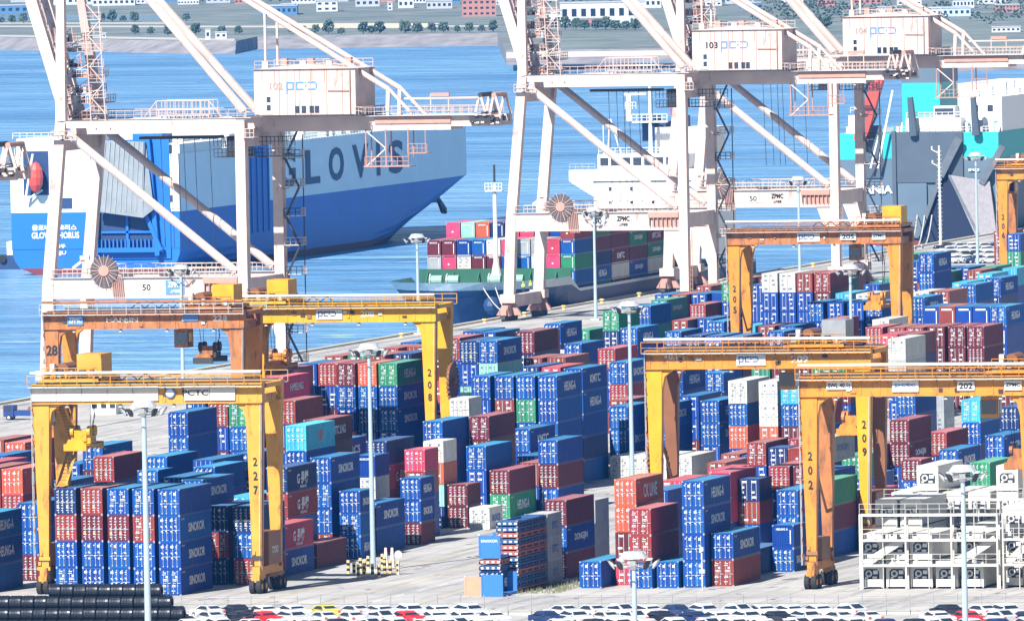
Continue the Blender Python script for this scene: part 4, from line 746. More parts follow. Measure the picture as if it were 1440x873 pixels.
    MB().box(-15.6, -13.0, -.78, -.71, 15.8, 17.3, SIGNW).build('load_plate', t); text(sign, BLK, 1.3, .95, t, (-14.7, -.8, 16.5))
    if zpmc_blue: MB().box(-11.8, -8.9, -.78, -.71, 15.4, 17.5, LGB).build('maker_plate', t)
    text('ZPMC', SIGNW if zpmc_blue else BLK, 2.2, .85, t, (-10.35, -.8, 16.9)); text('上海振華', SIGNW if zpmc_blue else BLK, 1.5, .5, t, (-10.35, -.8, 15.9))
    # stair tower on the far landside leg
    b = MB()
    for k in range(8):
        z = 4.5 + k * 4.3; b.box(1, 3.6, D - 1.2, D + 1.2, z, z + .12, GAL).rail((1., D - 1.2, z), (3.6, D - 1.2, z), DRK if k % 2 else m, 1.2, .7, .06).rail((3.6, D - 1.2, z), (3.6, D + 1.2, z), m, 1.2, .7, .06)
        b.bar((1.2 if k % 2 else 3.3, D - .9, z), (3.3 if k % 2 else 1.2, D - .9, z + 4.3), .18, .7, DRK).box(.85, 1.4, D - .3, D + .3, z - .3, z + .3, m)
    b.tube((3.4, D + 1, 4), (3.4, D + 1, 38), .09, DRK, n=5).build('stair_tower', t)
    b = MB()
    for xx in (.9, 1.3): b.tube((xx, -.3, 3), (xx, -.3, 14.8), .05, STP, n=4)
    for k in range(14): b.tube((.9, -.3, 3.4 + k * .8), (1.3, -.3, 3.4 + k * .8), .04, STP, n=4)
    b.build('ladder', t)
    for x in (-27.6, -26.2): MB().box(x - 1, x + 1, -1.5, -.9, Zg - .6, Zg - .5, GAL).rail((x - 1, -1.5, Zg - .5), (x + 1, -1.5, Zg - .5), m, 1.2, .6, .06).build('landing_platform', t)
    MB().box(.6, 2.4, -1.8, .8, Zg - .6, Zg - .5, GAL).rail((.6, -1.8, Zg - .5), (2.4, -1.8, Zg - .5), m, 1.2, .6, .06).build('landing_platform', t)
    return t
def ls_y(px):   # distance along the quay at which the landside rail meets a picture column
    lo, hi = -200, 2000
    for _ in range(40):
        mid = (lo + hi) / 2
        if P(-158, mid, 10)[0] < px: lo = mid
        else: hi = mid
    return lo
sts('off-white quay crane 102 at the left with raised boom and machinery house', ls_y(345), '102', '50')
sts('off-white quay crane 103 in the middle straddling the feeder ship', ls_y(963.5), '103', '50', False)
sts('off-white quay crane 104 farthest along the quay to the right', ls_y(1176), '104', '50', False)
sts('quay crane at the left edge, only its tail end showing', ls_y(-388), '101', '50')
# ================================================================ ships
HB = mat('hull_blue', (.015, .15, .55), .45, var=.08, nscale=.1); HW = mat('hull_white', (.80, .87, .92), .5, var=.05, nscale=.2); HRD = mat('antifouling_red', (.16, .035, .04), .6); HN = mat('hull_navy', (.02, .05, .14), .5)
SUPW = mat('superstructure_white', (.82, .83, .82), .5, var=.04); TEAL = mat('hull_teal', (.03, .42, .42), .5, var=.06); HGY = mat('hull_grey', (.10, .15, .20), .55, var=.1, nscale=.15); HGR = mat('hull_slate', (.07, .095, .125), .55, var=.12, nscale=.2)
DGN = mat('deck_green', (.02, .11, .065), .6, var=.15, nscale=.4); RGY = mat('ramp_grey', (.24, .27, .29), .6, var=.15, nscale=.5); LBO = mat('lifeboat_red', (.62, .08, .06), .5)
def hull(L, hb, levels, bandmat, rake, top_full=.75, stern_r=5., flare=1.0):
    """hull from waterlines; y=0 transom, forward +y"""
    ts = [0, .02, .1, .25, .45, .6, .7, .78, .84, .89, .93, .96, .98, .995, 1.0]; mb = MB(); rows = []
    for z in levels:
        zt = levels[-1]; q = min(1., z / (zt * .5)); stem = L - rake * (1 - q ** 1.3); Le = (48 - 18 * q) * L / 200; row = []
        for t in ts:
            y = t * stem; f = max(0., (y - (stem - Le)) / Le); half = hb * max(0.02, (1 - f ** (1.7 + 1.2 * q))) ** (.75)
            if z < stern_r: half -= (stern_r - math.sqrt(max(0, stern_r ** 2 - (stern_r - z) ** 2))) * max(0., 1 - y / 60.)
            row.append((half, y, z))
        rows.append(row)
    n = len(ts)
    for k in range(len(levels) - 1):
        m = bandmat((levels[k] + levels[k + 1]) / 2); a, b = rows[k], rows[k + 1]
        pts = a + b + [(-x, y, z) for x, y, z in a] + [(-x, y, z) for x, y, z in b]
        f = [(i, i + 1, n + i + 1, n + i) for i in range(n - 1)] + [(2 * n + i + 1, 2 * n + i, 3 * n + i, 3 * n + i + 1) for i in range(n - 1)]
        f += [(2 * n, 0, n, 3 * n)]; f += [(n - 1, 3 * n - 1, 4 * n - 1, 2 * n - 1)]
        mb.poly(pts, f, m)
    t_ = rows[-1]; mb.poly(t_ + [(-x, y, z) for x, y, z in t_], [(i, i + 1, n + i + 1, n + i) for i in range(n - 1)], mat('ship_deck', (.35, .42, .42), .7))
    return mb
SEA = -2.5
RAR = mat('ramp_arm_grey', (.11, .13, .15), .6, var=.2, nscale=.6)
# ---- the blue and white vehicle carrier
gx, gy = -347.2, 986.
g = thing('vehicle_carrier', 'big blue and white vehicle carrier ship passing behind quay crane 102', 'ship', (gx, gy, SEA))
lv = [0, 1.3, 2.5, 4, 6, 8.5, 12.0, 14, 17, 20, 23.2]
hull(236, 17, lv, lambda z: HRD if z < 1.4 else (HB if z < 12 else HW), 44).build('hull', g)
def lettw(ch, w, h, parent, loc, m, rz=0): return text(ch, m, w, h, parent, loc, rz)
for ch, yc, w in (('G', 76, 11), ('L', 94, 10.5), ('O', 111.5, 11), ('V', 129.5, 12), ('I', 143, 2.6), ('S', 156.5, 11)): text(ch, HN, w, 6.8, g, (17.12, yc, 17.6), R(90))
MB().box(17.0, 17.2, 40, 62, 5, 23.1, HB).build('side_door', g)
for k in range(6): MB().box(17.2, 17.4, 41 + k * 4, 41.6 + k * 4, 6, 22.8, HB).build('door_rib', g)
s = MB().box(-17, 17, -.14, 0, 12.6, 23.1, SUPW); s.box(-17, 17, -.1, -.0, 5.0, 12.1, HB); s.build('transom_plating', g)
MB().box(-14.3, -9.2, -.3, -.15, 15.5, 24, HN).build('lifeboat_recess', g); lb = MB(); lb.sphere((-11.2, -2.2, 19), 1.5, LBO, 10, 6, 2.0); lb.build('lifeboat', g)
MB().tube((-13.6, -1.5, 14.6), (-11.6, -2.6, 23.5), .25, SUPW).tube((-13.6, -1.5, 14.6), (-10.4, -.4, 16.5), .2, SUPW).build('davit', g)
MB().box(-7.6, -4.6, -.32, -.15, 12.9, 14.9, HN).build('mooring_port', g); MB().box(14.9, 15.7, -.32, -.15, 14, 15.2, HN).build('mooring_port', g)
MB().box(-.8, 15.2, -.34, -.15, 3.0, 26.0, HB).build('ramp_recess', g); MB().box(.6, 12.4, -.5, -.34, 5.0, 11.8, HN).build('ramp_opening', g)  # opening is a flat navy panel, the recess shade put into its colour
rb = MB(); rb.hexa([(1.2, -3.4, 12.3), (10.6, -3.4, 11.0), (12.6, -2.6, 12.6), (1.2, -2.2, 12.5)], [(2.7, -2.6, 26), (11, -2.6, 25.6), (11, -1.9, 25.6), (2.7, -1.9, 26)], RGY)
for k in range(9): rb.bar((1.9 + k * 1.05, -3.5 + .02 * k, 12.2), (3.2 + k * .95, -2.75, 25.6), .12, .16, mat('ramp_rib', (.32, .35, .37), .6))
rb.build('stern_ramp', g)
fr = MB()
for x in (.4, 12.8): fr.bar((x, -1.2, 3.6), (x + (.6 if x < 5 else -1.6), -1.2, 26.5), .9, .9, HB)
fr.bar((10.5, -1.6, 12), (13.6, -1.6, 4.6), .8, .6, HB).box(.5, 14, -1.6, -.9, 4.3, 5.2, HB).box(1.4, 13, -1.0, -.6, 8.0, 8.4, HB).box(6.4, 6.9, -1.0, -.6, 5.1, 11.8, HB)
for k in range(15): fr.box(1.4 + k * .8, 1.65 + k * .8, -1.3, -.7, 5.1, 6.8, HB)
fr.build('ramp_frame', g)
text('글로비스 코러스', SUPW, 9, 1.1, g, (-8.3, -.2, 9.2)); text('GLOVIS CHORUS', SUPW, 9.6, 1.25, g, (-8.1, -.2, 7.7)); text('제주', SUPW, 2.2, .8, g, (-7.2, -.2, 5.6)); text('JEJU', SUPW, 2.4, .9, g, (-7.2, -.2, 4.2))
for q_ in ((-16, -1.5, 1, 14, 26.4), (12.5, 16.9, 1, 30, 25.0), (-12, 12, 20, 60, 25.5), (-12, 12, 150, 180, 26.0)): MB().box(*q_[:4], 23.2, q_[4], SUPW).build('deckhouse', g)
for x, y in ((6, 16), (-6, 16)): MB().box(x - 3, x + 3, y, y + 7, 23.2, 29, HB if x > 0 else SUPW).build('funnel', g)
for q_ in (((16.7, 2, 23.2), (16.7, 172, 23.2), SUPW, 1.2, 2.2, .07), ((-16.7, 2, 23.2), (-16.7, 180, 23.2), SUPW, 1.2, 4, .07), ((-16.5, .3, 26.4), (-2, .3, 26.4), SUPW, 1.1, 1.4, .06)): MB().rail(*q_).build('deck_railing', g)
rn = random.Random(9); v = []
for k in range(26): y = 26 + k * 5.6; x = 15 - rn.random() * 4; v.append(MB().box(x - 1, x + .8, y, y + 1.8 + rn.random() * 2, 23.2, 24.6 + rn.random() * 1.2, SUPW if k % 3 else GAL).build('deck_vent', g))
for y in (110, 126): MB().tube((10, y, 23.2), (10, y, 34), .35, SUPW, .12).bar((10, y, 29), (10, y + 4, 27), .2, .2, SUPW).box(9.2, 10.8, y - 1, y + 1, 29.5, 29.8, SUPW).build('deck_mast', g)
an = MB().tube((6.8, 219.5, 7.2), (8.6, 221, 6.2), .5, DRK).bar((8.2, 220, 7), (9.2, 223, 4.2), .6, 1.6, HN).bar((8, 221, 7), (9.6, 219, 4.0), .5, .8, DRK).hexa([(4.5, 213, 6.2), (8.5, 213, 6.2), (8.5, 221, 6.2), (4.5, 221, 6.2)], [(4.0, 213, 8.8), (10.2, 213, 8.8), (8.4, 222, 9.2), (4.0, 222, 8.8)], HN); an.build('anchor', g)
# ---- the green and grey vehicle carrier with its ramp on the quay
cx_, cy_ = -209.6, 1098.
c_ = thing('vehicle_carrier', 'teal and slate grey vehicle carrier moored stern-on with open ramp at right', 'ship', (cx_, cy_, SEA))
hull(230, 16.2, [0, 1.3, 3, 5, 8, 11, 14, 17.2, 22.4], lambda z: HRD if z < 1.2 else (HGY if z < 17 else TEAL), 24).build('hull', c_)
MB().box(-7.4, -5.45, -.3, .0, 3, 22.3, HGY).box(-16.15, -7.4, -.2, .0, 3, 13.5, HGY).build('transom_plating', c_); MB().box(-7.38, -5.45, -.34, -.3, 17.3, 22.3, TEAL).build('teal_band', c_)
MB().box(-11.9, -7.4, -.5, -.24, 13.5, 24, HGR).build('lifeboat_recess', c_)
lb = MB(); lb.bar((-11.6, -1.5, 21), (-7.6, -2.2, 33.2), 2.6, 2.4, LBO, 2.2, 2.2).sphere((-8.1, -2.2, 32.6), 1.5, LBO); lb.box(-10.6, -8.7, -3.6, -3.3, 27.5, 28.1, mat('lifeboat_window', (.15, .03, .03), .3)); lb.build('lifeboat', c_)
MB().bar((-8.0, -2.2, 15.5), (-4.6, -2.6, 31), .35, .35, SUPW).bar((-9.5, -2.2, 15.5), (-7.8, -2, 22), .3, .3, SUPW).build('davit', c_)
MB().box(-4.6, 9., -.5, -.2, 12.5, 22.6, HGR).box(-5.4, -4.6, -.9, -.2, 4, 22.8, HGR).build('ramp_housing', c_)
MB().box(-4.4, 1.5, -.56, -.5, 1.5, 12.4, HGY).build('hull_panel', c_)
MB().poly([(.2, -.8, 0), (12.3, -.8, 0), (6.2, -.8, 14.2), (4.2, -.8, 14.2), (.2, -.5, 0), (12.3, -.5, 0), (6.2, -.5, 14.2), (4.2, -.5, 14.2)], [(0, 1, 2, 3), (4, 7, 6, 5), (0, 4, 5, 1), (1, 5, 6, 2), (2, 6, 7, 3), (3, 7, 4, 0)], mat('ramp_interior', (.012, .02, .05), .8)).build('ramp_opening', c_)
rp = MB(); rp.hexa([(12.3, -3.5, 1.2), (16.4, -3.5, 1.2), (16.4, -2.6, 1.2), (12.3, -2.6, 1.2)], [(6.2, -1.4, 14.0), (14.6, -1.4, 12.6), (14.6, -.9, 12.6), (6.2, -.9, 14.0)], mat('ramp_pinkish', (.26, .24, .26), .65, var=.15)); rp.build('stern_ramp', c_)
MB().bar((.0, -1.3, 2.0), (4.8, -1.3, 14.2), .9, .8, RAR).bar((4.6, -1.5, 13.8), (8.6, -1.6, 21.3), 1.6, .8, RAR).bar((13, -1.5, 12.2), (17.5, -1.6, 19.6), 1.3, .8, RAR).bar((6.4, -1.3, 13.8), (12.6, -3.2, 2), .5, .5, RAR).build('ramp_arm', c_)
for k in range(2): MB().tube((-.0 + (k * 12.8) - .8, -1, 21.8), (-.6 + k * 12.8 - .8, -1, 29.5), .9, HGR, .6).build('ramp_post', c_)
text('TITANIA', SUPW, 9.5, 1.6, c_, (-10.2, -.62, 11.2)); text('IMO', SUPW, 2.2, .5, c_, (11.2, -.4, 14.9)); MB().box(-6.2, -3.2, -.7, -.56, 4.8, 6.4, HN).build('mooring_port', c_)
sp = MB().box(-14.5, -12, .5, 6, 22.4, 26.5, SUPW).box(-2.8, 8.5, .6, 9, 22.4, 28.5, SUPW).box(3, 7, .4, 6, 28.5, 31, SUPW).box(9, 30, 6, 60, 22.4, 33.2, SUPW) if False else MB().box(-14.5, -12, .5, 6, 22.4, 26.0, SUPW).box(-2.8, 8.5, .6, 9, 22.4, 25.3, SUPW).box(8.5, 16.1, 4, 60, 22.4, 29.3, SUPW).box(-8, 16, 60, 110, 22.4, 30.5, SUPW)
sp.build('superstructure', c_)
for x, y, z in ((10.2, 4, 26.4), (13.2, 4, 26.4), (11, 4, 23.4)): MB().box(x, x + 1.1, 3.9, 4, z, z + 1.3, GLS).build('window', c_)
MB().box(3.2, 7, .5, .6, 25.8, 27.2, GLS).box(2.9, 7.3, .6, 5, 25.3, 27.6, SUPW).build('wheel_box', c_)
fn = MB().box(-6.6, 1.2, 14, 30, 22.4, 32., TEAL).box(-6.6, 1.2, 14, 30, 32., 37.5, HGY); fn.build('funnel', c_)
for q_ in (((-14, .4, 26.5), (-12, .4, 26.5), SUPW, 1.1, .8, .06), ((-2.6, .5, 25.3), (8.4, .5, 25.3), SUPW, 1.1, 1.2, .06), ((8.6, 3.9, 29.3), (16, 3.9, 29.3), SUPW, 1.2, 1.1, .07), ((9, .3, 22.4), (16, .3, 22.4), SUPW, 1.1, 1.1, .06), ((-5, .3, 22.4), (9, .3, 22.4), SUPW, 1.1, 1.1, .06), ((16, 4, 29.3), (16, 60, 29.3), SUPW, 1.2, 1.5, .07)): MB().rail(*q_).build('deck_railing', c_)
rn = random.Random(31)
for k in range(34):
    x = rn.uniform(-15.5, 15.5); y = rn.uniform(.8, 3.2); zz = 22.4
    if x > 8.5 and rn.random() < .5: y += 8; zz = 29.3
    if -12 < x < -7: continue
    hh = rn.uniform(.6, 2.4); MB().box(x, x + rn.uniform(.2, 1.), y, y + .6, zz, zz + hh, rn.choice([SUPW, SUPW, GAL, DRK, TEAL])).build('deck_fitting', c_)
for k in range(8): MB().box(9.4 + (k % 4) * 1.7, 10.4 + (k % 4) * 1.7, 8 + k * 5, 10 + k * 5, 29.3, 30.6 + (k % 3) * .6, SUPW).build('deck_vent', c_)
MB().sphere((14, 46, 37), 3.0, SUPW, 16, 10).box(12, 15, 44, 48, 29.3, 35, SUPW).build('radome', c_)
# ---- the feeder container ship
fx, fy = -207.4, 734.
f_ = thing('container_ship', 'dark blue container feeder ship moored beside quay crane 103', 'ship', (fx, fy, SEA), 0)
L = 160.; mb = MB(); rows = []; ts = [0, .01, .03, .06, .1, .14, .165, .2, .3, .5, .8, 1.]
for z in (0, 2.5, 5, 6.2, 7.6):
    q = z / 7.6; y0 = 6 * (1 - q); row = []
    for t in ts:
        y = y0 + t * (L - y0); Le = 34 - 16 * q; f = min(1., (y - y0) / Le); row.append((14 * (1 - (1 - f) ** (2.2 + 1.3 * q)) ** .8 + .2, y, z - (max(0., min(1., (y - 27) / 4)) * 2.3 * max(0, (z - 4) / 3.6))))
    rows.append(row)
n = len(ts)
for k in range(4):
    a, b = rows[k], rows[k + 1]; m = HN if k < 3 else SUPW
    mb.poly(a + b + [(-x, y, z) for x, y, z in a] + [(-x, y, z) for x, y, z in b], [(i, i + 1, n + i + 1, n + i) for i in range(n - 1)] + [(2 * n + i + 1, 2 * n + i, 3 * n + i, 3 * n + i + 1) for i in range(n - 1)] + [(0, n, 3 * n, 2 * n), (n - 1, 3 * n - 1, 4 * n - 1, 2 * n - 1)], m if k < 3 else mat('bulwark_grey_white', (.6, .66, .66), .5))
t_ = [(x, y, z + .1) for x, y, z in rows[-2]]; mb.poly(t_ + [(-x, y, z) for x, y, z in t_], [(i, i + 1, n + i + 1, n + i) for i in range(n - 1)], DGN); mb.build('hull', f_)
MB().box(-13.6, 13.6, 29.2, 29.5, 5.0, 8.9, DGN).build('breakwater', f_)
for k in range(6): MB().bar((-12 + k * 4.6, 27.5, 6.4), (-12 + k * 4.6, 29.2, 8.3), .2, .3, DGN).build('bracket', f_)
for x in (-8.5, -5.5, 2, 6): MB().tube((x - 1, 22, 7.3), (x + 1, 22, 7.3), .8, mat('winch_green', (.25, .45, .36), .5), n=12).tube((x - 1.1, 22, 7.3), (x - 1.0, 22, 7.3), 1.1, SUPW, n=12).build('winch', f_)
MB().tube((1.6, 24, 6.4), (1.6, 24, 23.5), .45, SUPW, .32).tube((1.6, 24, 6.4), (1.6, 24, 10), 1.2, SUPW, .5).box(.1, 3.1, 23.2, 24.8, 22.4, 22.6, SUPW).rail((.1, 23.2, 22.6), (3.1, 23.2, 22.6), SUPW, 1.2, .6, .06).tube((1.6, 24, 24), (1.6, 24, 27), .2, DRK).build('foremast', f_)
MB().sphere((6.6, 2.4, 3.6), 1.6, HN, 10, 6).build('anchor_pocket', f_)
sp = MB().box(-9.4, 13.6, 134, 148, 6.4, 20.6, SUPW).box(-13.9, 13.9, 133.6, 138, 20.6, 22.6, SUPW).prism([(-13.9, 20.6), (-13.9, 21.4), (-9.4, 20.6), (-9.4, 17.8)], 133.7, 136.5, SUPW).box(-8.5, 8.5, 133.7, 142, 22.6, 25.4, SUPW).box(1, 12, 139, 147, 25.4, 30, SUPW); sp.build('superstructure', f_)
for k in range(8): MB().box(-8 + k * 2.05, -6.5 + k * 2.05, 133.6, 133.75, 23.4, 24.8, GLS).build('window', f_)
for z in (12.2, 16.2, 18.8):
    for k in range(5): MB().box(-6.6 + k * 4, -6.1 + k * 4, 133.9, 134.05, z, z + .7, GLS).build('window', f_)
MB().rail((-13.8, 133.7, 22.6), (-9, 133.7, 22.6), GAL, 1.1, 1, .06).build('deck_railing', f_); MB().rail((-8.3, 133.8, 25.4), (8.3, 133.8, 25.4), SUPW, 1.1, 1, .06).build('deck_railing', f_)
MB().box(-2.2, 5.6, 142, 147, 27.5, 29.6, HN).box(-2.2, .2, 142, 147, 29.6, 32, HN).box(3.6, 5.6, 142, 147, 29.6, 32, HN).box(1.0, 2.6, 142.4, 146, 29.6, 31, HN).build('funnel', f_)
MB().tube((.9, 136, 25.4), (.9, 136, 39), .4, SUPW, .2).box(-2.4, 4.2, 135.5, 136.5, 31, 31.3, SUPW).rail((-2.4, 135.4, 31.3), (4.2, 135.4, 31.3), SUPW, 1.2, .9, .07).box(-4, .2, 135.8, 136.1, 36.0, 36.4, SUPW).box(-3.4, -2.6, 135.6, 136.4, 31.3, 36, SUPW).rail((-3.6, 135.5, 33.5), (-1.6, 135.5, 33.5), SUPW, 1.2, .6, .06).build('radar_mast', f_)
MB().tube((-6.6, 134, 25.4), (-6.2, 134, 31.8), .12, SUPW).tube((-4.2, 134, 25.4), (-6, 134, 31.8), .12, SUPW).tube((-7.4, 134, 25.4), (-7.4, 134, 32), .1, SUPW).build('signal_mast', f_)
MB().poly([(3.4, 141, 33.5), (4.6, 141, 32.8), (3.4, 141, 32.1), (3.4, 141.05, 33.5), (4.6, 141.05, 32.8), (3.4, 141.05, 32.1)], [(0, 1, 2), (3, 5, 4)], mat('flag_purple', (.3, .05, .2), .7)).build('flag', f_)
# deck containers: bays from the bow
HT = 2.591; z0 = .6
bay = [(766.4, [['', 'W', 'LW', 'B'], ['P', 'LW', 'W', 'B'], ['W', 'LW'], ['K', 'K', 'K'], ['K', 'K'], ['BW', 'BW'], ['W', 'BW'], ['W', 'BW'], ['P', 'LW', 'W'], ['BW', 'BW', 'GW', 'BW']], [3] * 8 + [4, 5])]
fronts = {0: ['LW', 'PW', 'W', 'KW', 'KW', 'BW', 'BW', 'W', 'PW', 'LW'], 1: ['PW', 'MW', 'OW', 'NW', 'PW', 'PW', 'RW', 'BW', 'OW', 'BW']}
bottom = {0: ['LW', 'LW', 'LW', 'KW', 'BW', 'BW', 'B', 'LW', 'LW', 'NW']}
sidecol = [['BW', 'BW', 'GW', 'BW', 'RW'], ['GD', 'BH', 'N', 'K', 'G'], ['KK', 'W', 'KK', 'K', 'K'], ['B', 'BD', 'K', 'GD', 'O'], ['B', 'W', 'GD', 'KL', 'P']]
rn = random.Random(12)
for b_ in range(5):
    yb = 766.2 + b_ * 12.75; t40 = True
    for ci in range(10):
        X = -193.9 - (9 - ci) * 2.66
        if b_ == 0: nt_ = 4 if ci < 8 else (4 if ci == 8 else 5)
        else: nt_ = 5 if b_ == 1 else 5
        for k in range(nt_):
            vis_ = (b_ == 0) or (ci == 9) or (b_ == 1 and k == 4)
            if not vis_: continue
            if b_ == 0 and ci < 9: code = (['NW', bottom[0][ci], fronts[0][ci], fronts[0][ci]][k]) if k < 3 else fronts[0][(ci + 3) % 10]
            elif b_ == 1 and ci < 9: code = fronts[1][ci]
            else: code = sidecol[b_][k]
            lvl = ['bottom', 'second', 'third', 'fourth', 'fifth'][k]
            container(X, yb, z0 + k * HT, 4, code, '%s container on the feeder ship, %s tier, %s column from left, %s bay' % (CN[code[0]], lvl, nth(ci), nth(b_)), 'containers on the feeder ship deck', 0)
cs = MB()
for b_ in range(1, 5):
    for ci in range(9):
        X = -193.9 - (9 - ci) * 2.66; yb = 766.2 + b_ * 12.75
        for k in range(5 if b_ > 1 else 4): c = rn.choice('BBBKRNG'); cs.box(X - 2.438, X, yb, yb + 12.19, z0 + k * HT, z0 + k * HT + 2.58, PC[c])
tag(cs.build('ship_cargo_containers'), 'containers packed deep inside the deck cargo of the feeder ship', 'containers', kind='stuff')
# ---- tug
tx_, ty_ = A(6, 378, SEA); tg = thing('tugboat', 'dark tugboat with tyre fenders and white wheelhouse at the left edge', 'boat', (tx_, ty_, SEA), R(8))
MB().prism([(-16, 0), (13, 0), (16.5, 3.2), (10, 2.8), (-16, 2.5)], -4, 4, HN).build('hull', tg); MB().box(1, 9, -2.5, 2.5, 2.8, 5.4, SUPW).box(3, 8, -2, 2, 5.4, 7.6, SUPW).build('wheelhouse', tg); MB().box(3.2, 7.8, -2.05, -2, 6, 7.2, GLS).build('window', tg)
for k in range(8): MB().tube((-14 + k * 3.6, -4.5, 2.1), (-14 + k * 3.6, -4.0, 2.1), .75, RUB, n=12).build('tyre_fender', tg)
MB().tube((5, 0, 7.6), (5, 0, 11.5), .15, SUPW).build('mast', tg)
# ================================================================ smaller things
PG = mat('pole_grey_blue', (.34, .43, .50), .5, .0, var=.05)
def lamp_mast(px, yb, yt, label, r=.31, z=0.):
    X, Y = A(px, yb); s = F_PX / ((np.array([X, Y, 0]) - CAM) @ fwd); h = (yb - yt) / s
    t = thing('light_mast', label, 'street lamp', (X, Y, 0), 0, 'high mast lights over the yard')
    MB().tube((0, 0, 0), (0, 0, h), r, PG, r * .62, 14).box(-.7, .7, -.7, .7, 0, .25, PAL).build('pole', t)
    b = MB(); b.tube((0, 0, h), (0, 0, h + .6), 1.35, GAL, .9, 14); b.build('cap', t)
    rg = MB()
    for i in range(12): a = i * math.pi / 6; a2 = a + math.pi / 6; rg.tube((1.8 * math.cos(a), 1.8 * math.sin(a), h - .6), (1.8 * math.cos(a2), 1.8 * math.sin(a2), h - .6), .06, GAL, n=5)
    for i in range(4): a = i * math.pi / 2 + .4; rg.tube((0, 0, h - .9), (1.8 * math.cos(a), 1.8 * math.sin(a), h - .6), .06, GAL, n=5).tube((0, 0, h - .1), (1.8 * math.cos(a), 1.8 * math.sin(a), h - .6), .04, GAL, n=5)
    rg.build('lamp_ring', t)
    for i in range(10):
        a = i * 2 * math.pi / 10 + .2; c, s_ = math.cos(a), math.sin(a)
        MB().hexa([(-.24, 1.8, h - .9), (.24, 1.8, h - .9), (.24, 2.1, h - .55), (-.24, 2.1, h - .55)], [(-.28, 1.95, h - .35), (.28, 1.95, h - .35), (.28, 2.35, h - .1), (-.28, 2.35, h - .1)], GAL if i % 2 else DRK).build('floodlight', t).rotation_euler = (0, 0, a)
    return t
lamp_mast(525, 803, 490, 'tall grey light mast standing among striped bollards on the yard road')
lamp_mast(210, 960, 571, 'tall blue grey light mast in front of the left front stacks', .36)
lamp_mast(890, 712, 430, 'tall light mast rising above the white containers in the middle')
lamp_mast(838, 450, 296, 'light mast in front of the portal beam of quay crane 103')
lamp_mast(589, 470, 334, 'light mast in front of the feeder ship bow')
lamp_mast(258, 562, 378, 'light mast between the rusty crane girder and the left quay crane')
lamp_mast(1126, 440, 253, 'light mast below quay crane 104 behind yard crane 205')
lamp_mast(1375, 380, 219, 'light mast in front of the teal ship at the right')
lamp_mast(1199, 571, 378, 'light mast behind the girder of yard crane 209')
lamp_mast(897, 1090, 784, 'near light mast at the bottom centre above parked cars', .30)
lamp_mast(1360, 1010, 662, 'near light mast in front of the reefer racks at the right', .33)
X, Y = A(1323, 352); t = thing('signal_mast', 'slim white signal mast with small side arms before the teal ship', 'mast', (X, Y, 0)); MB().tube((0, 0, 0), (0, 0, 20), .28, WHT, .16, 8).build('pole', t)
b = MB()
for k in range(24): b.tube((-.45, 0, 1 + k * .78), (.45, 0, 1 + k * .78), .05, WHT, n=4)
b.tube((0, 0, 18.5), (-1.4, 0, 19.2), .09, WHT).tube((-1.4, 0, 19.2), (-1.4, 0, 19.9), .16, WHT).tube((0, 0, 16), (-1.3, 0, 16.6), .09, WHT).tube((-1.3, 0, 16.6), (-1.3, 0, 17.2), .16, WHT).build('side_arm', t)
X, Y = A(988, 830); t = thing('camera_mast', 'thin grey camera mast beside the second front row at the fence', 'mast', (X, Y, 0)); MB().tube((0, 0, 0), (0, 0, 4.4), .08, GAL, n=6).build('pole', t); MB().box(-.3, .3, -.2, .2, 1.9, 2.3, GAL).box(-.2, .2, -.25, .2, 4.3, 4.7, WHT).build('camera_box', t)
# bollards round the middle mast
ST_Y = mat('stripe_yellow', (.8, .58, .2), .5); rn = random.Random(2)
bp = [(490, 806), (498, 808), (507, 803), (513, 806), (518, 800), (512, 811), (533, 812), (541, 806), (549, 806), (560, 807), (541, 800), (504, 812), (538, 797), (524, 811)]
bol = None
for i, (px, py) in enumerate(sorted(bp)):
    X, Y = A(px, py); lab = 'black and yellow striped bollard, %s from left around the mast base' % nth(i)
    if bol is None:
        bol = thing('bollard', lab, 'bollard', (X, Y, 0), 0, 'striped bollards around the light mast')
        for k in range(5): MB().tube((0, 0, k * .3), (0, 0, k * .3 + .3), .19, BLK if k % 2 else ST_Y, n=10).build('stripe_band', bol)
    else: dup(bol, (X, Y, 0), lab)
X, Y = A(561, 808); t = thing('road_sign', 'small round grey road sign beside the striped bollards', 'sign', (X, Y, 0)); MB().tube((0, 0, 0), (0, 0, 2.2), .06, GAL).build('pole', t); MB().tube((0, -.1, 2.3), (0, -.05, 2.3), .45, GAL, n=16).tube((0, -.12, 2.3), (0, -.1, 2.3), .28, SIGNW, n=16).build('sign_plate', t)
for i, dx in enumerate((0, 9)):
    X, Y = A(543 + dx, 797); tag(MB().prism([(-.25, 0), (.25, 0), (.12, 2.2), (-.12, 2.2)], -.15, .15, mat('marker_pink', (.7, .5, .46), .6)).build('marker_post', None, (X, Y, 0)), '%s pale tapered marker post right of the middle light mast' % ('left' if i == 0 else 'right'), 'post', 'marker posts by the mast')
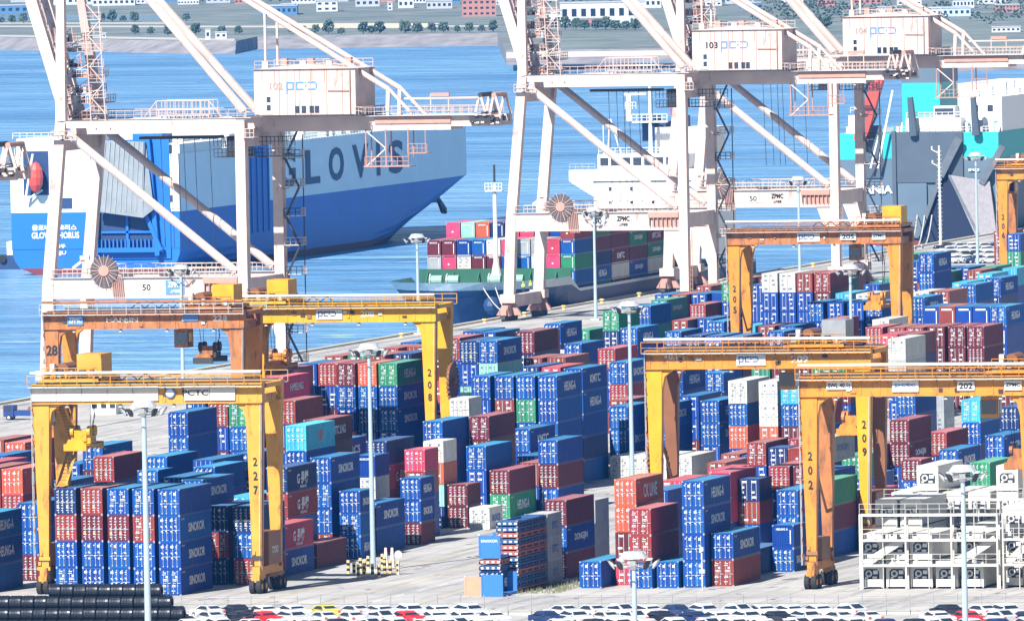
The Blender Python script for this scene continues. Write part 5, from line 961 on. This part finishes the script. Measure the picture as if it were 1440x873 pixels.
# flat racks
SAL = mat('salmon_paint', (.66, .28, .18), .55, var=.08); RKB = mat('rack_red', (.36, .11, .09), .6, var=.2); RKN = mat('rack_blue', (.03, .09, .24), .6, var=.2)
def folded_rack(X, Y, z, m, label, L=12.19):
    t = thing('flat_rack', label, 'flat rack', (X - W_ / 2, Y, z), 0, 'folded flat racks in the stack'); h = W_ / 2
    b = MB().box(-h, h, 0, L, .12, .34, m).box(-h, -h + .2, 0, L, 0, .55, m).box(h - .2, h, 0, L, 0, .55, m); b.build('platform', t)
    b = MB()
    for i in range(4): x = -h + .2 + i * .62; b.box(x, x + .3, -.05, .0, .2, .42, PLC)
    for i in range(9): b.box(h, h + .04, .3 + i * L / 9, .3 + i * L / 9 + .6, .08, .36, DRK if i % 2 else m)
    b.build('lashing_fitting', t)
    for y in (.15, L - 2.4): MB().box(-h + .2, h - .2, y, y + 2.2, .35, .6, m).build('end_wall', t)
    for x in (-h, h - .2):
        for y in (0, L - .2): MB().box(x, x + .2, y, y + .2, .5, .64, mat('corner_casting', (.3, .31, .33), .5)).build('corner_post', t)
RX, RY = A(730, 833); cs_ = [RKB, RKN, RKN, RKB, RKN, RKN, RKB, RKB, RKN, RKB, RKN, RKN]
for i in range(12): folded_rack(RX, RY, i * .655, cs_[i], '%s folded flat rack, %s from the ground in the tall rack stack' % ('red' if cs_[i] is RKB else 'dark blue', nth(i)))
for k in range(3): container(RX, RY + 12.6, k * 2.591, 2, 'LQ', 'light grey container behind the flat racks, %s of its stack' % ['bottom', 'middle', 'top'][k], 'grey containers behind the flat racks', 1)
NX, NY = A(705, 836)
container(NX, NY, 0, 2, 'NH', 'navy container on the ground in front of the flat rack stack', 'stacked shipping containers', 2)
for i in range(2): folded_rack(NX, NY, 2.6 + i * .655, RKB if i else RKN, '%s folded flat rack lying on the navy container' % ('red' if i else 'dark blue'), 6.06)
def board_rack(X, Y, z, m, label, txt, h=2.3):
    t = thing('flat_rack', label, 'flat rack', (X - W_ / 2, Y, z)); hh = W_ / 2
    MB().box(-hh, hh, 0, 6.06, .0, .3, m).build('platform', t); MB().box(-hh, hh, -.0, .16, .3, h, m).box(-hh, -hh + .16, -.04, 0, .3, h, m).box(hh - .16, hh, -.04, 0, .3, h, m).build('end_wall', t); MB().box(-hh, hh, 5.9, 6.06, .3, h, m).build('end_wall', t)
    for x in (-hh - .02, hh - .14): MB().box(x, x + .16, -.06, .12, h, h + .12, WHT).build('corner_post', t)
    if txt: text(txt, TWH, 1.9, .3, t, (0, -.06, h * .76))
board_rack(NX, NY, 3.95, mat('rack_bright_blue', (.03, .16, .5), .5, var=.06), 'bright blue flat rack with upright lettered end board on top of the navy container', 'SINOKOR', 2.5)
NX2, NY2 = A(725, 790, 4.0); board_rack(RX, RY - 6.7, 0, mat('rack_bright_blue', (.03, .16, .5), .5, var=.06), 'bright blue flat rack standing before the tall folded rack stack', None, 2.4)
SX, SY = A(684, 838); board_rack(SX, SY, 0, SAL, 'salmon flat rack with blank end board at the left of the navy container', None, 2.1)
# wire coils
CO = mat('coil_steel', (.022, .026, .034), .38, .5, var=.5, nscale=9, bump=.6, bscale=14); COb = mat('coil_rust', (.05, .035, .03), .5, .3, var=.4, nscale=5)
cmsh = MB(); N = 18
for r0, r1, x0, x1 in ((.36, .68, 0, 1.3),):
    ring = lambda x, r: [(x, r * math.cos(2 * math.pi * i / N), r * math.sin(2 * math.pi * i / N)) for i in range(N)]
    prof = [(0.05, .36), (0, .42), (.0, .6), (.08, .67), (.3, .685), (.34, .66), (.62, .69), (.66, .665), (.98, .69), (1.24, .67), (1.32, .6), (1.32, .42), (1.26, .36)]
    pts = sum([ring(x, r) for x, r in prof], []); k = len(prof); cmsh.poly(pts, [(a * N + i, a * N + (i + 1) % N, ((a + 1) % k) * N + (i + 1) % N, ((a + 1) % k) * N + i) for a in range(k) for i in range(N)], CO)
cmsh = cmsh.mesh('wire_coil'); CX0, CY0 = A(-30, 889); cnt = 0
tiers = [(-60, 272, 3), (-60, 257, 3), (-60, 240, 2), (52, 225, 2)]; TN = ['bottom', 'second', 'third', 'top']
for k, (pl, pr, nr) in enumerate(tiers):
    z = .69 + k * 1.17; y0 = CY0 + k * .66
    for r_ in range(nr):
        y = y0 + r_ * 1.37; dx = r_ * .0
        xl = A(pl, P(CX0, y, z)[1], z)[0]; xr = A(pr, P(CX0, y, z)[1], z)[0]; n = int((xr - xl) / 1.38)
        for i in range(n):
            o = put(cmsh, 'wire_coil', None, (xr - 1.36 * (i + 1) + random.uniform(-.03, .03), y, z)); o.rotation_euler = (random.uniform(0, 3), 0, 0)
            tag(o, 'black wire coil, %s tier, %s row from the camera, %s from right' % (TN[k], nth(r_), nth(i)), 'wire coil', 'black wire coils in the pile')
# fence
FY = A(700, 864)[1]; x0 = A(-20, 862)[0]; x1 = A(1470, 866)[0]; fz = thing('mesh_fence', 'grey wire mesh fence with thin posts along the bottom of the yard', 'fence', ((x0 + x1) / 2, FY, 0)); hw = (x1 - x0) / 2
k = int(2 * hw / 2.55)
for i in range(k + 1): xx = -hw + i * 2 * hw / k; MB().tube((xx, 0, 0), (xx, 0, 2.1), .055, mat('fence_grey', (.30, .31, .32), .6), n=5).build('post', fz)
b = MB()
for z in (1.85, 1.2, .4): b.tube((-hw, 0, z), (hw, 0, z), .03 + .012 * (z == 1.2), mat('fence_grey', (.30, .31, .32), .6), n=4)
for i in range(int(hw * 2 / .8)): xx = -hw + i * .8; b.tube((xx, 0, .25), (xx + .4, 0, 1.85), .006, GAL, n=3)
b.build('wire', fz)
tag(MB().box(x0, x1, FY + .12, FY + .42, 0, .42, PAL).build('kerb_wall'), 'low pale concrete wall at the foot of the mesh fence', 'wall')
wd = MB(); rn = random.Random(8)
for i in range(900):
    x = rn.uniform(x0, x1); y = FY + .5 + abs(rn.gauss(0, .5)); 
    if rn.random() < .6: x = rn.choice([0, 12, 26, 34, -12]) + rn.gauss(0, 2.2)
    h = rn.uniform(.1, .45); a = rn.uniform(-.15, .15); wd.poly([(x, y, 0), (x + .07, y, 0), (x + a, y + a, h)], [(0, 1, 2)], mat('weeds', (.13, .14, .07), .9, var=.4))
for i in range(500):
    x = RX + rn.uniform(-1, 4.5); y = RY + rn.uniform(-2, 16); h = rn.uniform(.15, .6); wd.poly([(x, y, 0), (x + .1, y, 0), (x + .04, y + .02, h)], [(0, 1, 2)], mat('weeds', (.13, .14, .07), .9, var=.4))
tag(wd.build('weeds'), 'dry weeds growing along the fence wall and by the flat racks', 'weeds', kind='stuff')
# cars
def car_proto(c, name, label, suv=False):
    m = mat('car_paint_' + name, c, .25, .1, var=0, spec=.6); h = 1.62 if suv else 1.45; t = thing('parked_car', label, 'car', (0, 0, 0), 0, 'cars parked behind the fence')
    prof = [(-2.3, .35), (-2.28, .75), (-1.95, .98), (-.95 - (.2 if suv else 0), 1.02), (-.3, h), (.95, h), (1.75 + (.25 if suv else 0), 1.08), (2.25, .98), (2.3, .4)]
    n = len(prof); b = MB(); P3 = []
    for s_, wl in ((-1, .9), (1, .9)):
        for y, z in prof: ww = wl if z < 1.05 else .68; P3.append((s_ * ww, y, z))
    b.poly(P3, [tuple(range(n)), tuple(range(2 * n - 1, n - 1, -1))] + [(i, n + i, n + (i + 1) % n, (i + 1) % n) for i in range(n)], m); b.build('body', t)
    g1 = MB(); q = lambda a, b_, e: [(-(.84 if a[1] < 1.1 else .62), a[0], a[1] + e), ((.84 if a[1] < 1.1 else .62), a[0], a[1] + e), ((.84 if b_[1] < 1.1 else .62), b_[0], b_[1] + e), (-(.84 if b_[1] < 1.1 else .62), b_[0], b_[1] + e)]
    g1.poly(q((prof[3][0] + .08, 1.07), (-.36, h - .07), .02), [(0, 1, 2, 3)], GLS); g1.build('windscreen', t)
    g2 = MB().poly(q((1.02, h - .06), (prof[6][0] - .08, 1.14), .02), [(0, 1, 2, 3)], GLS); g2.build('rear_window', t)
    for s_ in (-1, 1):
        MB().poly([(s_ * .895, prof[3][0] + .2, 1.06), (s_ * .70, -.25, h - .08), (s_ * .70, .9, h - .08), (s_ * .895, prof[6][0] - .25, 1.1)], [(0, 1, 2, 3)], GLS).build('side_window', t)
        MB().box(s_ * .9 - .08, s_ * .9 + .08, -.85, -.65, 1.0, 1.15, m).build('wing_mirror', t); MB().box(s_ * .72 - .18, s_ * .72 + .18, -2.31, -2.2, .68, .84, SIGNW).build('headlight', t); MB().box(s_ * .74 - .14, s_ * .74 + .14, 2.24, 2.32, .75, .95, LBO).build('tail_light', t)
        for y in (-1.4, 1.4): w = MB().tube((s_ * .72, y, .33), (s_ * .93, y, .33), .33, RUB, n=14).tube((s_ * .925, y, .33), (s_ * .94, y, .33), .2, GAL, n=10).build('wheel', t)
    return t
CP = [('white', (.58, .59, .6), 0), ('white', (.52, .54, .56), 1), ('black', (.02, .02, .03), 0), ('dark blue', (.02, .04, .12), 0), ('silver', (.5, .52, .54), 1), ('red', (.5, .03, .04), 0), ('yellow', (.6, .55, .1), 0)]
protos = {}
rn = random.Random(21); ci = 0
CARG = 'cars parked behind the fence'
def put_car(kind, x, y, rz, label, group):
    nm, c, suv = CP[kind]
    if kind not in protos: o = car_proto(c, nm.replace(' ', '_') + str(suv), label, suv); protos[kind] = o
    else: o = dup(protos[kind], (0, 0, 0), label)
    o.location = (x, y, 0); o.rotation_euler = (0, 0, rz); o['group'] = group
for r_, (py, rows_) in enumerate(((869, ((292, 668), (790, 1228), (1335, 1450))), (878, ((250, 700), (770, 1240), (1320, 1450))), (889, ((270, 690), (790, 1450))))):
    idx = 0
    for a, b_ in rows_:
        px = a
        while px < b_:
            x, y = A(px, py); kind = rn.choice([0, 0, 0, 0, 1, 1, 1, 2, 3, 4, 4, 5 if r_ == 1 and rn.random() < .4 else 0]); kind = 6 if (r_ == 0 and abs(px - 465) < 18) else kind
            put_car(kind, x, y + rn.uniform(-.3, .3), R(48) + rn.uniform(-.12, .12) + (math.pi if rn.random() < .4 else 0), '%s car, %s from left in the %s row behind the fence' % (CP[kind][0], nth(idx), ['farthest', 'middle', 'nearest'][r_]), CARG); idx += 1; px += rn.uniform(38, 43) * (1 + .01 * r_)
idx = 0
for r_, py in enumerate((352, 357, 363, 370)):
    for k in range(6 if r_ < 2 else 4):
        px = 1330 + k * 17 + r_ * 3; x, y = A(px, py); kind = rn.choice([0, 1, 2, 3, 0]); put_car(kind, x, y, R(-60), '%s car on the far quay, %s from left in the %s row' % (CP[kind][0], nth(k), nth(r_)), 'cars parked by the teal ship'); idx += 1
# blue truck, kiosk
X, Y = A(37, 590); t = thing('flatbed_truck', 'small dark blue truck driving on the quay at the left edge', 'truck', (X, Y, 0), R(90)); TB = mat('truck_blue', (.02, .05, .2), .4)
MB().prism([(0, 0)] * 0 or [(-1, .5), (1, .5), (1, 2.1), (-1, 2.1)], 1.6, 3.1, TB).build('cab', t); MB().box(-1, 1, -3, 1.5, .6, .8, TB).box(-1, -.93, -3, 1.5, .8, 1.35, TB).box(.93, 1, -3, 1.5, .8, 1.35, TB).box(-1, 1, -3, -2.9, .8, 1.35, TB).build('cargo_bed', t)
MB().box(-.9, .9, 3.08, 3.14, 1.3, 2.0, GLS).box(-1.03, -.99, 2.0, 2.9, 1.3, 1.95, GLS).build('window', t); MB().tube((-.5, -.9, 1.4), (.5, -.9, 1.4), .6, RST).build('cargo_drum', t)
for sx in (-.9, .9):
    for y in (-2.1, 2.3): MB().tube((sx - .12, y, .4), (sx + .12, y, .4), .4, RUB, n=12).tube((sx - .14, y, .4), (sx + .14, y, .4), .2, WHT, n=10).build('wheel', t)
X, Y = A(148, 582); t = thing('guard_kiosk', 'small white quayside kiosk with dark glass under the crane girder', 'kiosk', (X, Y, 0)); MB().box(-1.9, 1.9, -1, 1.5, 0, 2.6, WHT).box(-2.1, 2.1, -1.2, 1.7, 2.6, 2.75, GAL).build('wall', t)
for x in (-1.7, -.3, 1.0): MB().box(x, x + .8, -1.04, -.99, .9, 2.1, GLS).build('window', t)
# reefer rack area
RW = mat('reefer_white', (.60, .59, .54), .5, var=.08, nscale=.8, c2=(.5, .45, .38), noise=-.1); RKS = mat('rack_steel', (.50, .49, .46), .5, var=.1)
def reefer(X, Y, z, label, txt=False, rnd=False):
    t = thing('reefer_container', label, 'container', (X - W_ / 2, Y, z), 0, 'white reefer containers'); h = W_ / 2; L = 12.19; H = 2.896
    def bm():
        b = MB().box(-h, h, .5, L, .12, H - .01, RW).box(-h, h, 0, .5, H - .45, H - .01, RW).box(-h, h, 0, .5, .12, .5, RW).box(-h, -h + .18, 0, .5, .5, H - .45, RW).box(h - .18, h, 0, .5, .5, H - .45, RW)
        for x in (-h - .01, h - .15):
            for y in (-.01, L - .15):
                for zz in (0, H - .11): b.box(x, x + .16, y, y + .16, zz, zz + .12, mat('corner_casting', (.3, .31, .33), .5))
        return b.mesh('reefer_body')
    put(cm(('rf',), bm), 'insulated_body', t)
    def um():
        b = MB(); b.box(-.95, .95, .02, .06, 1.55, 2.4, RW).box(-.95, .95, .02, .06, .5, .95, RW)
        b.poly([(-.85, .25, .95), (.85, .25, .95), (.85, .25, 1.75), (.6, .25, 2.05), (-.6, .25, 2.05), (-.85, .25, 1.75)], [(0, 1, 2, 3, 4, 5)], DRK); return b.mesh('unit_panel')
    put(cm(('ru%d' % rnd,), lambda: (MB().poly([(-.85, -.02, .95), (.85, -.02, .95), (.85, -.02, 1.75), (.6, -.02, 2.05), (-.6, -.02, 2.05), (-.85, -.02, 1.75)], [(0, 1, 2, 3, 4, 5)], mat('unit_dark', (.02, .028, .04), .6)).box(-1.03, 1.03, 0, .05, .5, 2.4, RW)).mesh('unit_panel')), 'cooling_unit', t)
    put(cm(('fan%d' % rnd,), lambda: MB().tube((-.3, -.08, 1.55), (-.3, -.02, 1.55), .38, GAL if not rnd else WHT, n=16).tube((-.3, -.1, 1.55), (-.3, -.08, 1.55), .2, DRK, n=10).mesh('fan')), 'fan', t)
    put(cm(('cp',), lambda: MB().box(.2, .7, -.08, -.02, 1.5, 1.9, WHT).box(-.7, -.4, -.06, -.02, 1.0, 1.2, GAL).box(.1, .6, -.06, -.02, 1.0, 1.25, GAL).mesh('control_box')), 'control_box', t)
    if txt: put(text_mesh('SINOKOR', mat('faded_red', (.4, .2, .16), .6), 6, .9), 'lettering', t, (h + .01, L * .5, 1.6), R(90))
YR = 9.6
def px_x(px, Y, z): lo = -100; hi = 300; return next(x for x in [lo + (hi - lo) * 0] if 1) if False else _solve(px, Y, z)
def _solve(px, Y, z):
    a, b = -100., 300.
    for _ in range(40):
        m_ = (a + b) / 2
        if P(m_, Y, z)[0] < px: a = m_
        else: b = m_
    return a
cols = [_solve(p_, YR, 2) for p_ in (1241, 1277, 1311, 1347, 1383)]
for i, xx in enumerate(cols):
    for k in range(2):
        if (i, k) in ((3, 1),): continue
        reefer(xx, YR, .1 + k * 2.9, 'white reefer container, %s column from left, %s level of the front rack' % (nth(i), ['ground', 'upper'][k]), False, (i, k) in ((3, 0), (1, 1)))
reefer(cols[3], YR + 14, 3.0, 'white reefer container set back in the upper level, side lettering visible', True)
reefer(cols[3], YR + 14, .1, 'white reefer container set back in the ground level behind the front rack')
cols2 = [_solve(p_, YR + 29, 8) for p_ in (1284, 1320, 1356, 1392, 1432)]
for i, xx in enumerate(cols2):
    for k in range([3, 4, 3, 3, 4][i] if i != 2 else 3): reefer(xx, YR + 29, .1 + k * 2.9, 'white reefer container in the second rack row, %s column from left, %s level' % (nth(i), nth(k)), i == 1 and k == 2)
for i, xx in enumerate([_solve(p_, YR + 14.5, 5) for p_ in (1262, 1297)]):
    for k in range(3): reefer(xx, YR + 14.5, .1 + k * 2.9, 'white reefer container between the two racks, %s column from left, %s level' % (nth(i), nth(k)))
cols3 = [_solve(p_, YR, 2) for p_ in (1437, 1473)]
for i, xx in enumerate(cols3):
    for k in range(3): reefer(xx, YR + 2, .1 + k * 2.9, 'white reefer container at the right edge, %s column, %s level' % (nth(i), nth(k)), False)
def rack(Xa, Xb, Y, lv_, label, n=3, dep=1.0, top=True):
    t = thing('reefer_rack', label, 'steel rack', ((Xa + Xb) / 2, Y, 0)); hw = (Xb - Xa) / 2; zt = 2.72 * lv_
    for i in range(n + 1):
        xx = -hw + i * 2 * hw / n
        for y in (0, dep): MB().box(xx - .09, xx + .09, y - .08, y + .08, 0, zt + (.0 if i % 2 else 0), RKS).build('column', t)
        for y in (0,):
            if i < n: MB().tube((xx + hw / n, 0, 0), (xx + hw / n, 0, zt), .06, RKS, n=5).build('column', t)
    for k in range(1, lv_ + 1):
        z = 2.72 * k; MB().box(-hw, hw, -.12, .0, z - .25, z, RKS).box(-hw, hw, dep, dep + .12, z - .25, z, RKS).build('beam', t); MB().box(-hw, hw, 0, dep, z - .08, z - .02, GAL).build('walkway', t)
        MB().rail((-hw, -.05, z), (hw, -.05, z), RKS, 1.1, 1.2, .035).build('railing', t)
    for i in (0, n - 1): MB().bar((-hw + i * 2 * hw / n + .3, .5, 2.72), (-hw + (i + 1) * 2 * hw / n - .3, .5, 5.44), .8, .12, RKS).build('stairway', t)
    rn = random.Random(4)
    for k in range(16): xx = rn.uniform(-hw, hw - .6); z = 2.72 * rn.randrange(1, lv_) + rn.uniform(.0, .4); MB().box(xx, xx + rn.uniform(.2, .5), .02, .25, z, z + rn.uniform(.4, .7), rn.choice([RKS, GAL, DRK, WHT])).build('socket_box', t)
    return t
rack(_solve(1210, 8, 0), _solve(1403, 8, 0), 8.2, 3, 'white steel reefer rack with three walkway levels at the lower right')
rack(_solve(1245, YR + 27, 8), _solve(1440, YR + 27, 8), YR + 26.5, 3, 'second white steel reefer rack standing behind the front one', 3)
rack(_solve(1408, 8, 0), _solve(1500, 8, 0), 9.2, 3, 'darker steel rack at the right edge next to the front rack', 2)
container(_solve(1167, 73.6, 12), 73.6, 10.1, 4, 'LD', 'light grey container hanging under the orange spreader between two crane legs', 'stacked shipping containers', 2)
# mooring lines
for i, (a, b_) in enumerate((((-203, 738, 4.5), (-189.5, 708, .6)), ((-201, 739, 4.5), (-189.5, 707, .6)))):
    o = MB(); p = Vector(a); q = Vector(b_); pts = [p.lerp(q, t_ / 8) - Vector((0, 0, 1.2 * 4 * (t_ / 8) * (1 - t_ / 8))) for t_ in range(9)]; o.path(pts, .09, mat('rope_pale', (.6, .6, .55), .8)); tag(o.build('mooring_rope'), '%s pale mooring rope from the feeder ship bow to the quay' % ('upper' if i == 0 else 'lower'), 'rope', 'mooring ropes of the feeder ship')
for i in range(3):
    o = MB(); p = Vector((-210 + i * 1.5, 1097, 3.5)); q = Vector((-189.5, 1000 + i * 6, .6)); pts = [p.lerp(q, t_ / 8) - Vector((0, 0, 2.2 * 4 * (t_ / 8) * (1 - t_ / 8))) for t_ in range(9)]; o.path(pts, .12, mat('rope_pale', (.6, .6, .55), .8)); tag(o.build('mooring_rope'), '%s of the mooring ropes from the teal ship stern, counted from left' % nth(i), 'rope', 'mooring ropes of the teal ship')
for i in range(12):
    o = put(cm(('bit',), lambda: MB().tube((0, 0, 0), (0, 0, .5), .3, ST_Y, .25).tube((0, 0, .5), (0, 0, .75), .45, ST_Y, .4).mesh('mooring_bollard')), 'mooring_bollard', None, (-190.2, 640 + i * 26, 0)); tag(o, 'yellow mooring bollard on the quay edge, %s from the camera' % nth(i), 'bollard', 'mooring bollards along the quay edge')
# two deck hands on the feeder ship
SK = mat('skin', (.45, .28, .2), .6); HV = mat('hi_vis', (.55, .75, .08), .6); TRS = mat('work_trousers', (.05, .07, .13), .8); HEL = mat('helmet_yellow', (.8, .65, .1), .4)
def person(X, Y, z, rz, label, arm):
    t = thing('person', label, 'person', (X, Y, z), rz)
    V = [(0, 0, .95), (0, 0, 1.2), (0, 0, 1.42), (0, 0, 1.52), (0, 0, 1.66), (.1, 0, .9), (.12, .03, .5), (.12, 0, .06), (.12, -.16, .03), (-.1, 0, .9), (-.12, -.05, .5), (-.13, .02, .06), (-.13, -.14, .03), (.2, 0, 1.4), (.28, -.05, 1.12), (.26, -.22 * arm - .05, 1.12 + .0 * arm - .24 * (1 - arm)), (-.2, 0, 1.4), (-.28, -.03, 1.12), (-.27, -.16, .9)]
    E = [(0, 1), (1, 2), (2, 3), (3, 4), (0, 5), (5, 6), (6, 7), (7, 8), (0, 9), (9, 10), (10, 11), (11, 12), (2, 13), (13, 14), (14, 15), (2, 16), (16, 17), (17, 18)]
    rad = [.15, .15, .14, .06, .1, .1, .075, .05, .045, .1, .075, .05, .045, .07, .05, .035, .07, .05, .035]
    me = bpy.data.meshes.new('body'); me.from_pydata(V, E, []); o = bpy.data.objects.new('body', me); COL.objects.link(o)
    md = o.modifiers.new('skin', 'SKIN')
    if not me.skin_vertices: o.data.skin_vertices  # layer made by the modifier
    for i, r_ in enumerate(rad):
        try: me.skin_vertices[0].data[i].radius = (r_, r_); me.skin_vertices[0].data[i].use_root = (i == 0)
        except Exception: pass
    sb = o.modifiers.new('smooth', 'SUBSURF'); sb.levels = 1; sb.render_levels = 1
    bpy.context.view_layer.update(); me2 = bpy.data.meshes.new_from_object(o.evaluated_get(bpy.context.evaluated_depsgraph_get())); bpy.data.objects.remove(o)
    me2.materials.clear(); me2.materials.append(TRS); me2.materials.append(HV); me2.materials.append(SK)
    for p in me2.polygons:
        c = p.center; p.material_index = 2 if (c.z > 1.5) else (1 if c.z > .93 else 0)
    put(me2, 'body', t); MB().sphere((0, 0, 1.72), .14, HEL, 10, 6, .8).box(-.1, .1, -.2, -.08, 1.68, 1.71, HEL).build('helmet', t)
person(*A(736, 411, 4.0), 3.95, R(20), 'deck hand in yellow-green hi-vis and helmet standing at the ship rail, left one', 1)
person(*A(746, 409, 4.0), 3.95, R(-30), 'deck hand in yellow-green hi-vis and helmet at the ship rail, right one', 0)
# fenders on the quay face
for i in range(30):
    o = put(FEND, 'quay_fender', None, (QX - 1.4, 580 + i * 12, 0)); tag(o, 'black rubber fender on the quay wall, %s from the camera side' % nth(i), 'fender', 'rubber fenders along the quay wall')
# ================================================================ haze
HZ = bpy.data.materials.new('haze_air'); HZ.use_nodes = True; n_ = HZ.node_tree.nodes; n_.clear(); o_ = n_.new('ShaderNodeOutputMaterial'); v_ = n_.new('ShaderNodeVolumePrincipled')
v_.inputs['Color'].default_value = (.09, .40, 1.0, 1); v_.inputs['Density'].default_value = 6.5e-5; v_.inputs['Anisotropy'].default_value = .3
HZ.node_tree.links.new(v_.outputs[0], o_.inputs['Volume'])
hz = MB().box(-21000, 4000, -3600, 31000, -9, 95, HZ).build('haze'); tag(hz, 'thin blue haze in the air over the harbour', 'haze', kind='stuff')
